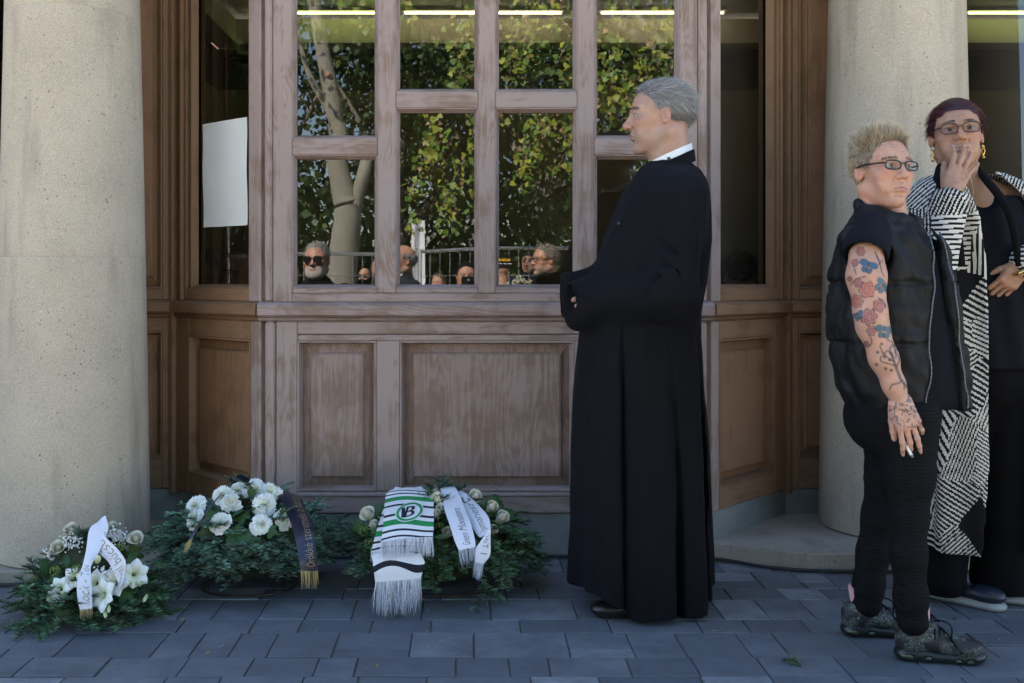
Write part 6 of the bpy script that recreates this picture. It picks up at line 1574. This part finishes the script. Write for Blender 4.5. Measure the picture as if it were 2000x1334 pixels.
def court():
    G1, G2 = (.022, .050, .011), (.032, .066, .013)
    for i, (lb, x, y, h, r, n, s) in enumerate([
        ('dark leafy tree far left in the pane reflections', -4.2, -13.5, 4.2, (2.6, 2.0, 2.9), 6500, .15), ('dark leafy tree behind the pale trunk in the reflections', -1.3, -14.5, 4.4, (2.4, 2.0, 3.2), 7000, .15),
        ('dark leafy tree at the middle of the reflections', 1.5, -14.0, 4.6, (2.4, 2.0, 3.2), 7000, .15), ('dark leafy tree behind the priest in the reflections', 4.2, -13.2, 4.2, (2.4, 2.0, 3.0), 6500, .15),
        ('tall leafy tree rising at the back of the reflections', 0.0, -19.0, 7.5, (5.0, 2.5, 4.0), 8000, .24)]): tree(lb, x, y, h, r, n, s, G1 if i % 2 else G2, 60 + i)
    # low hedge far behind closes the view under the crowns
    rng = np.random.default_rng(5); n = 16000; P = np.stack([rng.uniform(-9, 9, n), rng.uniform(-17.4, -16.2, n), COURT + 3.4 * rng.random(n) ** .8], 1); V, F, C = leaves(P, rng.normal(0, 1, (n, 3)) + [0, .8, .3], .16, np.tile(np.array((.025, .055, .014)), (n, 1)), rng)
    tag(mk('hedge', V, F, M_LEAF, None, False, C), 'dark clipped hedge along the far side of the court', 'hedge')
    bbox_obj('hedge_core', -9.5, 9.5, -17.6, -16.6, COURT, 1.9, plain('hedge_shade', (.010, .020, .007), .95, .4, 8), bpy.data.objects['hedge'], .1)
    # pale lime trunk with fork
    y = -9.0; t = thing('tree', 'forked pale lime trunk reflected in the leftmost tall pane', 'tree', (0, 0, 0), 'trees of the court'); m = lambda px, py, dy=0: mir(px, py, y + dy)
    parts = [tube(spline(np.array([[*m(672, 640)[:2], COURT - .1], m(676, 560), m(683, 480), m(690, 420), m(682, 380), m(664, 300), m(650, 240), m(636, 160), m(622, 90), m(606, 0), m(585, -120), m(575, -260)]), 40), np.interp(np.linspace(0, 1, 40), [0, .3, .45, 1], [.21, .175, .13, .06]), 14),
             tube(spline(np.array([m(682, 500), m(692, 440), m(706, 395), m(722, 330), m(738, 250, -.3), m(760, 100, -.5), m(775, -150, -.5)]), 24), np.linspace(.12, .05, 24), 12), tube(spline(np.array([m(650, 248), m(630, 205), m(604, 160), m(586, 110), m(560, 0)]), 16), np.linspace(.055, .03, 16), 9)]
    V, F = join(*parts); mk('trunk', V, F, M_BARK, t, True)
    V, F = tube([m(637, 150) + [0, .08, 0], m(637, 150) + [0, .125, 0]], .035, 10); mk('sawn_stub', V, F, plain('sawn_wood', (.45, .2, .13), .8), t, True)
    V, F, C = crown(m(640, -330), (2.6, 2.2, 2.0), 5000, .11, (.06, .12, .018), rng, 30); mk('crown', V, F, M_LEAF, t, False, C)
    # near lime tree: drooping sprays of yellow-green leaves lit by the sun
    t = thing('lime_tree', 'sunlit lime tree with drooping yellow-green leaves in the middle and right reflections', 'tree', (2.9, -7.2, COURT), 'trees of the court'); o = np.array([2.9, -7.2, COURT]); rng = np.random.default_rng(8)
    parts = [tube(spline(np.array([(2.9, -7.2, COURT - .1), (2.9, -7.2, 1.2), (2.75, -7.0, 3.0), (2.3, -6.7, 5.0)]), 16), np.linspace(.24, .11, 16), 12)]
    for e in ((.3, -5.7, 4.6), (1.2, -5.6, 4.4), (-.5, -5.8, 5.2), (2.2, -5.5, 4.8), (3.4, -5.8, 5.0)): parts.append(tube(spline(np.array([(2.75, -7.0, 3.2), (2.0 * .5 + e[0] * .5, -6.5, 4.6), e]), 12), np.linspace(.08, .02, 12), 7))
    lf = []; tw = []
    areas = [(870, 935, 90, 220, 9, -5.4), (800, 935, 290, 350, 6, -5.2), (795, 935, 350, 470, 8, -5.2), (960, 1130, -40, 180, 16, -5.6), (1040, 1130, 240, 330, 7, -5.3), (1010, 1120, 310, 385, 7, -5.3), (1150, 1340, -40, 270, 25, -5.5), (1230, 1300, 290, 350, 4, -5.3), (640, 745, -60, 90, 8, -6.2), (780, 940, -60, 60, 10, -6.0)]
    for x0, x1, y0, y1, n, yy in areas:
        for k in range(n):
            e = mir(rng.uniform(x0, x1), rng.uniform(y0 + .25 * (y1 - y0), y1), yy + rng.normal(0, .25)); s = e + np.array([rng.normal(.12, .12), rng.normal(-.1, .1), rng.uniform(.25, .6)]); q = spline(np.array([s, (s + e) / 2 + [rng.normal(0, .05), 0, .03], e]), 10); tw.append(tube(q, np.linspace(.005, .0015, 10), 4))
            m_ = 34; u = rng.random(m_); P = q[(u * 9).astype(int)] + rng.normal(0, .045, (m_, 3)); ty = rng.random(m_); cols = np.where((ty < .48)[:, None], (.10, .18, .024), np.where((ty < .80)[:, None], (.25, .28, .034), (.32, .21, .11))); dry = ty > .8
            lf.append(leaves(P[~dry], rng.normal(0, .55, (int((~dry).sum()), 3)) + [-.2, .9, .6], .064, cols[~dry], rng, True)); lf.append(leaves(P[dry], rng.normal(0, .8, (int(dry.sum()), 3)) + [0, .6, .4], .05, cols[dry], rng, True))
    V, F = join(*parts); mk('trunk', V - o, F, M_BARK, t, True); V, F = join(*tw); tag(mk('twigs', V - o, F, M_BARK, t, True), kind='stuff'); V, F, C = join(*lf); mk('leaf_sprays', V - o, F, M_LEAF, t, False, C)
    V, F, C = crown((1.6, -6.6, 6.1), (2.6, 1.5, 1.4), 6000, .10, (.10, .17, .025), rng, 34); mk('crown', V - o, F, M_LEAF, t, False, C)
    # mesh fence panels
    yf = -7.4
    for i, (xa, xb, dz, lb) in enumerate(((-3.2, -.62, 0.0, 'left'), (-.58, .12, .05, 'middle'), (.16, 2.9, .08, 'right'))):
        t = thing('mesh_fence', f'galvanised mesh fence panel, {lb} one in the reflections', 'fence', (xa, yf, COURT), 'mesh fence panels'); top = 1.86 + dz; w = xb - xa
        V, F = tube([(0, 0, top), (w, 0, top + .03)], .021, 8); mk('rail', V, F, M_STEEL, t, True); V, F = tube([(0, 0, .12), (w, 0, .12)], .021, 8); mk('rail', V, F, M_STEEL, t, True)
        for x in (0, w): V, F = tube([(x, 0, 0), (x, 0, top + .03)], .021, 8); mk('post', V, F, M_STEEL, t, True)
        V, F = tube([(0, 0, .12), (0, 0, top)], .0028, 5); wire = None; n = int(w / .11)
        for k in range(1, n):
            if wire is None: wire = mk('wire', V, F, M_STEEL, t, True); wo_ = wire
            else: wo_ = bpy.data.objects.new('wire', wire.data); COL.objects.link(wo_); wo_.parent = t
            wo_.location = (k * w / n, .0, .0)
        for z in (.5, .9, 1.3, 1.62): V, F = tube([(0, .006, z), (w, .006, z + .02)], .004, 5); mk('cross_wire', V, F, M_STEEL, t, True)
    # banner on the fence: black board with a yellow band and small white line (unreadable in the photo)
    c = mir(989, 513, yf + .03); t = thing('fence_banner', 'black banner with yellow lettering band on the mesh fence', 'banner', c.tolist()); bbox_obj('board', -.10, .10, -.004, .004, -.075, .075, M_BLKPL, t, .002)
    M_Y = plain('banner_yellow', (.75, .45, .02), .6); xx = -.092; rng = np.random.default_rng(4)
    while xx < .06: w = rng.uniform(.010, .018); bbox_obj('letter_block', xx, xx + w, .0045, .0065, .012, .042, M_Y, t, 0); xx += w + .004
    mk('chevron', [(.068, .006, .012), (.076, .006, .012), (.083, .006, .032), (.083, .006, .042)], [[0, 1, 2, 3]], M_Y, t); bbox_obj('small_print', -.092, -.02, .0045, .0065, -.022, -.012, M_PAPER, t, 0); bbox_obj('small_print', .0, .09, .0045, .0065, -.022, -.012, M_PAPER, t, 0)
    # white awning cloth hanging behind the fence
    c0 = mir(800, 430, -8.6); c1 = mir(826, 560, -8.6); V = []; 
    for j in range(13):
        for i in range(9): u, v = i / 8, j / 12; V.append((c0[0] + (c1[0] - c0[0]) * u + .05 * v * (u - .5), -8.6 + .05 * math.sin(u * 7 + v * 2), c0[2] + (c1[2] - .9 - c0[2]) * v))
    F = np.array([(j * 9 + i, j * 9 + i + 1, (j + 1) * 9 + i + 1, (j + 1) * 9 + i) for j in range(12) for i in range(8)]); tag(mk('white_cloth', V, F, M_WHITEC, None, True), 'white cloth hanging behind the fence in the second pane', 'cloth')

# ------------------------------------------------------------------ crowd
BODY = {}
def crowd_meshes():
    S = Sdf((-.34, -.2, .6), (.34, .22, 1.55), .014); f, lo, hi = loft_field([.72, .95, 1.15, 1.3, 1.40, 1.46, 1.50], [-.18, -.165, -.185, -.20, -.17, -.10, -.068], [.18, .165, .185, .20, .17, .10, .068], [.13, .12, .13, .125, .10, .08, .068], 0, 2.3); S.put(f, lo, hi, .02)
    for s in (-1, 1): S.chain([(s * .19, 0, 1.385), (s * .235, -.01, 1.12), (s * .245, .04, .86)], [.068, .056, .042], .04)
    S.cap((0, .01, 1.50), (0, .03, 1.60), .055, .055, .01, sub=True); BODY['shirt'] = S.mesh()
    S = Sdf((-.24, -.2, -.01), (.24, .2, .85), .016); S.ell((0, 0, .76), (.165, .12, .12), .04)
    for s in (-1, 1): S.chain([(s * .09, 0, .72), (s * .095, .0, .42), (s * .10, -.01, .05)], [.095, .068, .058], .04)
    BODY['trousers'] = S.mesh()
    S = Sdf((-.34, -.2, .5), (.34, .24, 1.5), .014); S.ell((0, 0, 1.1), (.13, .08, .33), .05); S.cap((0, 0, 1.3), (0, -.02, 1.48), .06, .052, .04)
    for s in (-1, 1): S.chain([(s * .18, 0, 1.37), (s * .235, -.01, 1.1), (s * .245, .05, .83), (s * .24, .07, .72)], [.05, .04, .03, .034], .03)
    BODY['core'] = S.mesh()
    for s in (-1, 1): BODY['shoe', s] = shoe_dress((s * .10, .18, .0), math.pi / 2)[:2]
    for k, kw in {'clean': {}, 'beard': dict(beard=(.50, .49, .47)), 'stub': dict(stubble=(.42, .36, .32)), 'red': {}}.items(): BODY['head', k] = make_head(.0052, (.56, .30, .20) if k != 'clean' else (.52, .28, .19), (.42, .18, .14), (.20, .15, .11), jaw=1.12, nose=1.1, age=.8, **kw)
def person_out(label, x, y, facez, yaw, hs=1.0, head='clean', hair=None, bald=False, shirt=(.01, .01, .012), trou=(.012, .012, .015), specs=None, ground=COURT, group='mourners in the court', collar=None, seed=0, skin=None):
    """standing figure; yaw 0 = facing the building (+y)"""
    k = (facez - ground) / 1.60; base = np.array([x, y, ground]); p = Person(label, base, group); R = rotz(yaw); B = lambda V: (R @ (np.asarray(V) * k).T).T + base
    V, F = BODY['core']; p.body(B(V), F, np.tile(np.array((.50, .28, .20)), (len(V), 1)))
    HV, HF, HC = BODY['head', head]; hc = B(np.array([[0, .02, 1.60]]))[0]; sc = k * hs if k > .9 else hs; T = lambda V: (R @ (np.asarray(V) * sc).T).T + hc
    p.body(T(HV), HF, HC if skin is None else HC * np.array(skin))
    rng = np.random.default_rng(seed)
    if hair is not None:
        pr = (lambda Q: scalp_v(Q) & ((Q[:, 2] < .055) | (not bald)) if bald else scalp_v(Q)); Rr, N = scalp(1800, pr, rng); cb = np.stack([0 * Rr[:, 0], -np.ones(len(Rr)), -.6 * np.ones(len(Rr))], 1); cb -= N * (cb * N).sum(1)[:, None]
        h_ = strands(Rr, cb + N * .3, .028, .003, seg=2, col0=hair, cvar=.4, rng=rng, jit=.2); cp = scalp_cap(pr, np.array(hair) * .8, r=(.080, .102, .090)); V, F, C = join(h_, cp); p.part('hair', T(V), F, M_HAIR, C)
    if specs:
        a, b_ = glasses(np.eye(3), np.zeros(3), 1.0, .054 if specs == 'sun' else .048, .040 if specs == 'sun' else .030, .016, .0026, .104, .008, 3.0); p.part('glasses', T(a[0]), a[1], M_BLKPL); p.part('lenses', T(b_[0]), b_[1], M_BLKPL if specs == 'sun' else M_LENS, None, False)
    else: p.eyes(T)
    for nm, c in (('shirt', shirt), ('trousers', trou)):
        V, F = BODY[nm]; key = ('m', tuple(c)); 
        if key not in BODY: BODY[key] = cloth('crowd_cloth', c, .85, 500, .2, 0, 1.0)
        p.part(nm, B(V), F, BODY[key])
    for s in (-1, 1): V, F = BODY['shoe', s]; p.part('shoe', B(V), F, M_LEATHER)
    for s in (-1, 1):   # shirt collar
        V = np.array([(s * .004, .095, 1.455), (s * .05, .075, 1.515), (s * .075, .04, 1.50), (s * .055, .105, 1.425)]); p.part('collar', B(V), [[0, 1, 2, 3]], BODY[('m', tuple(shirt))] if collar is None else M_WHITEC, None, False)
    return p
def crowd():
    crowd_meshes()
    def place(label, px, py, y, **kw): 
        q = mir(px, py, y); return person_out(label, q[0], y, q[2], **kw).build()
    place('grey-bearded man in sunglasses and black shirt, largest reflection in leftmost tall pane', 626, 510, -3.15, yaw=rad(8), hs=1.02, head='beard', hair=(.33, .33, .33), specs='sun', seed=1)
    place('small bald man with white goatee and sunglasses reflected behind the fence', 722, 538, -11.0, yaw=rad(15), head='beard', specs='sun', shirt=(.02, .02, .024), seed=2)
    place('partly cut-off man in sunglasses at the left edge of reflections', 582, 534, -8.4, yaw=rad(10), head='red', specs='sun', shirt=(.02, .012, .01), seed=3)
    place('balding man in dark suit and white shirt reflected in the second pane', 785, 510, -4.75, yaw=rad(62), hs=1.1, head='stub', hair=(.36, .35, .34), bald=True, shirt=(.025, .028, .035), collar=1, seed=4)
    place('brown-haired man peering low in the second pane reflection', 856, 553, -8.0, yaw=rad(28), head='red', hair=(.13, .095, .06), shirt=(.02, .018, .016), seed=5)
    place('man in pale shirt reflected at the right edge of the second pane', 927, 553, -7.9, yaw=rad(-30), head='red', hair=(.30, .22, .15), bald=True, shirt=(.55, .56, .58), seed=6)
    place('bald man in light grey t-shirt seen from behind in the third pane', 986, 533, -8.2, yaw=rad(170), hs=1.1, head='red', shirt=(.42, .43, .42), seed=7)
    place('man in glasses in profile reflected in the third pane', 1074, 509, -4.9, yaw=rad(70), hs=1.08, head='stub', hair=(.28, .24, .20), specs='clear', shirt=(.012, .012, .012), seed=8)
    place('dark-haired mourner in navy behind the fence, third pane reflection', 1040, 515, -8.6, yaw=rad(20), head='clean', hair=(.02, .017, .015), shirt=(.02, .025, .05), skin=(.7, .7, .7), seed=9)
    place('dark-clad mourner behind the fence between the trunk and bald man', 745, 520, -9.3, yaw=rad(-10), head='clean', hair=(.02, .015, .012), shirt=(.015, .013, .012), seed=10)
    # photographer, just behind the lens
    ph = person_out('photographer in black, hair darkened to look shaded, holding a camera, reflected low in second pane', -.03, -4.50, 1.20, rad(-4), 1.0, 'clean', hair=(.012, .011, .010), shirt=(.006, .006, .007), seed=11).build()  # dark hair stands in for the tree shade over his head
    t = thing('photo_camera', 'black photo camera held by the reflected photographer', 'camera', (0.0, -4.30, 1.157), None); bbox_obj('camera_body', -.07, .07, -.035, .02, -.05, .045, M_BLKPL, t, .008); V, F = tube([(0, .02, 0), (0, .075, 0)], .036, 16); mk('lens', V, F, M_BLKPL, t, True)
    # bouquet of white roses behind the fence, in front of the grey t-shirt
    c = mir(1020, 556, -6.9); t = thing('white_bouquet', 'small white flower bouquet reflected low in the third pane', 'bouquet', [c[0], c[1], c[2] - .1]); rng = np.random.default_rng(3)
    for k in range(9): put_flower(t, 'rose', c + rng.normal(0, .05, 3) * [1.2, .5, .6], (rng.normal(0, .3), .9, .4), .045, k, k)
    V, F = tube([(0, 0, .08), (0, -.03, -.25)], [.03, .018], 8); mk('stems', V, F, M_FOAM, t, True)
    # mourners inside the room, seen dimly through the angled panes
    def inside(label, px, py, y, **kw):
        q = at(px, py, y); return person_out(label, q[0], y, q[2], ground=COURT, group='mourners inside the room', **kw).build()
    inside('grey-haired man indoors, lower left of the left angled pane', 402, 535, 1.15, yaw=rad(150), head='clean', hair=(.30, .29, .27), seed=12)
    inside('bald man in sunglasses indoors behind the left angled pane', 462, 534, 1.35, yaw=rad(110), head='stub', specs='sun', seed=13)
    inside('dark-haired woman indoors, left of three heads in the right angled pane', 1412, 548, 1.3, yaw=rad(20), head='clean', hair=(.010, .008, .008), seed=14)
    inside('tall dark head indoors, middle of three in the right angled pane', 1448, 540, 1.1, yaw=rad(5), head='clean', hair=(.008, .008, .008), seed=15)
    inside('dark head indoors, right of three in the right angled pane', 1484, 547, 1.2, yaw=rad(-8), head='clean', hair=(.008, .008, .008), seed=16)
wreath_small(); wreath_mid(); wreath_right(); scarf(); sprig(); debris()
priest(); woman_vest(); woman_coat()
court(); crowd()
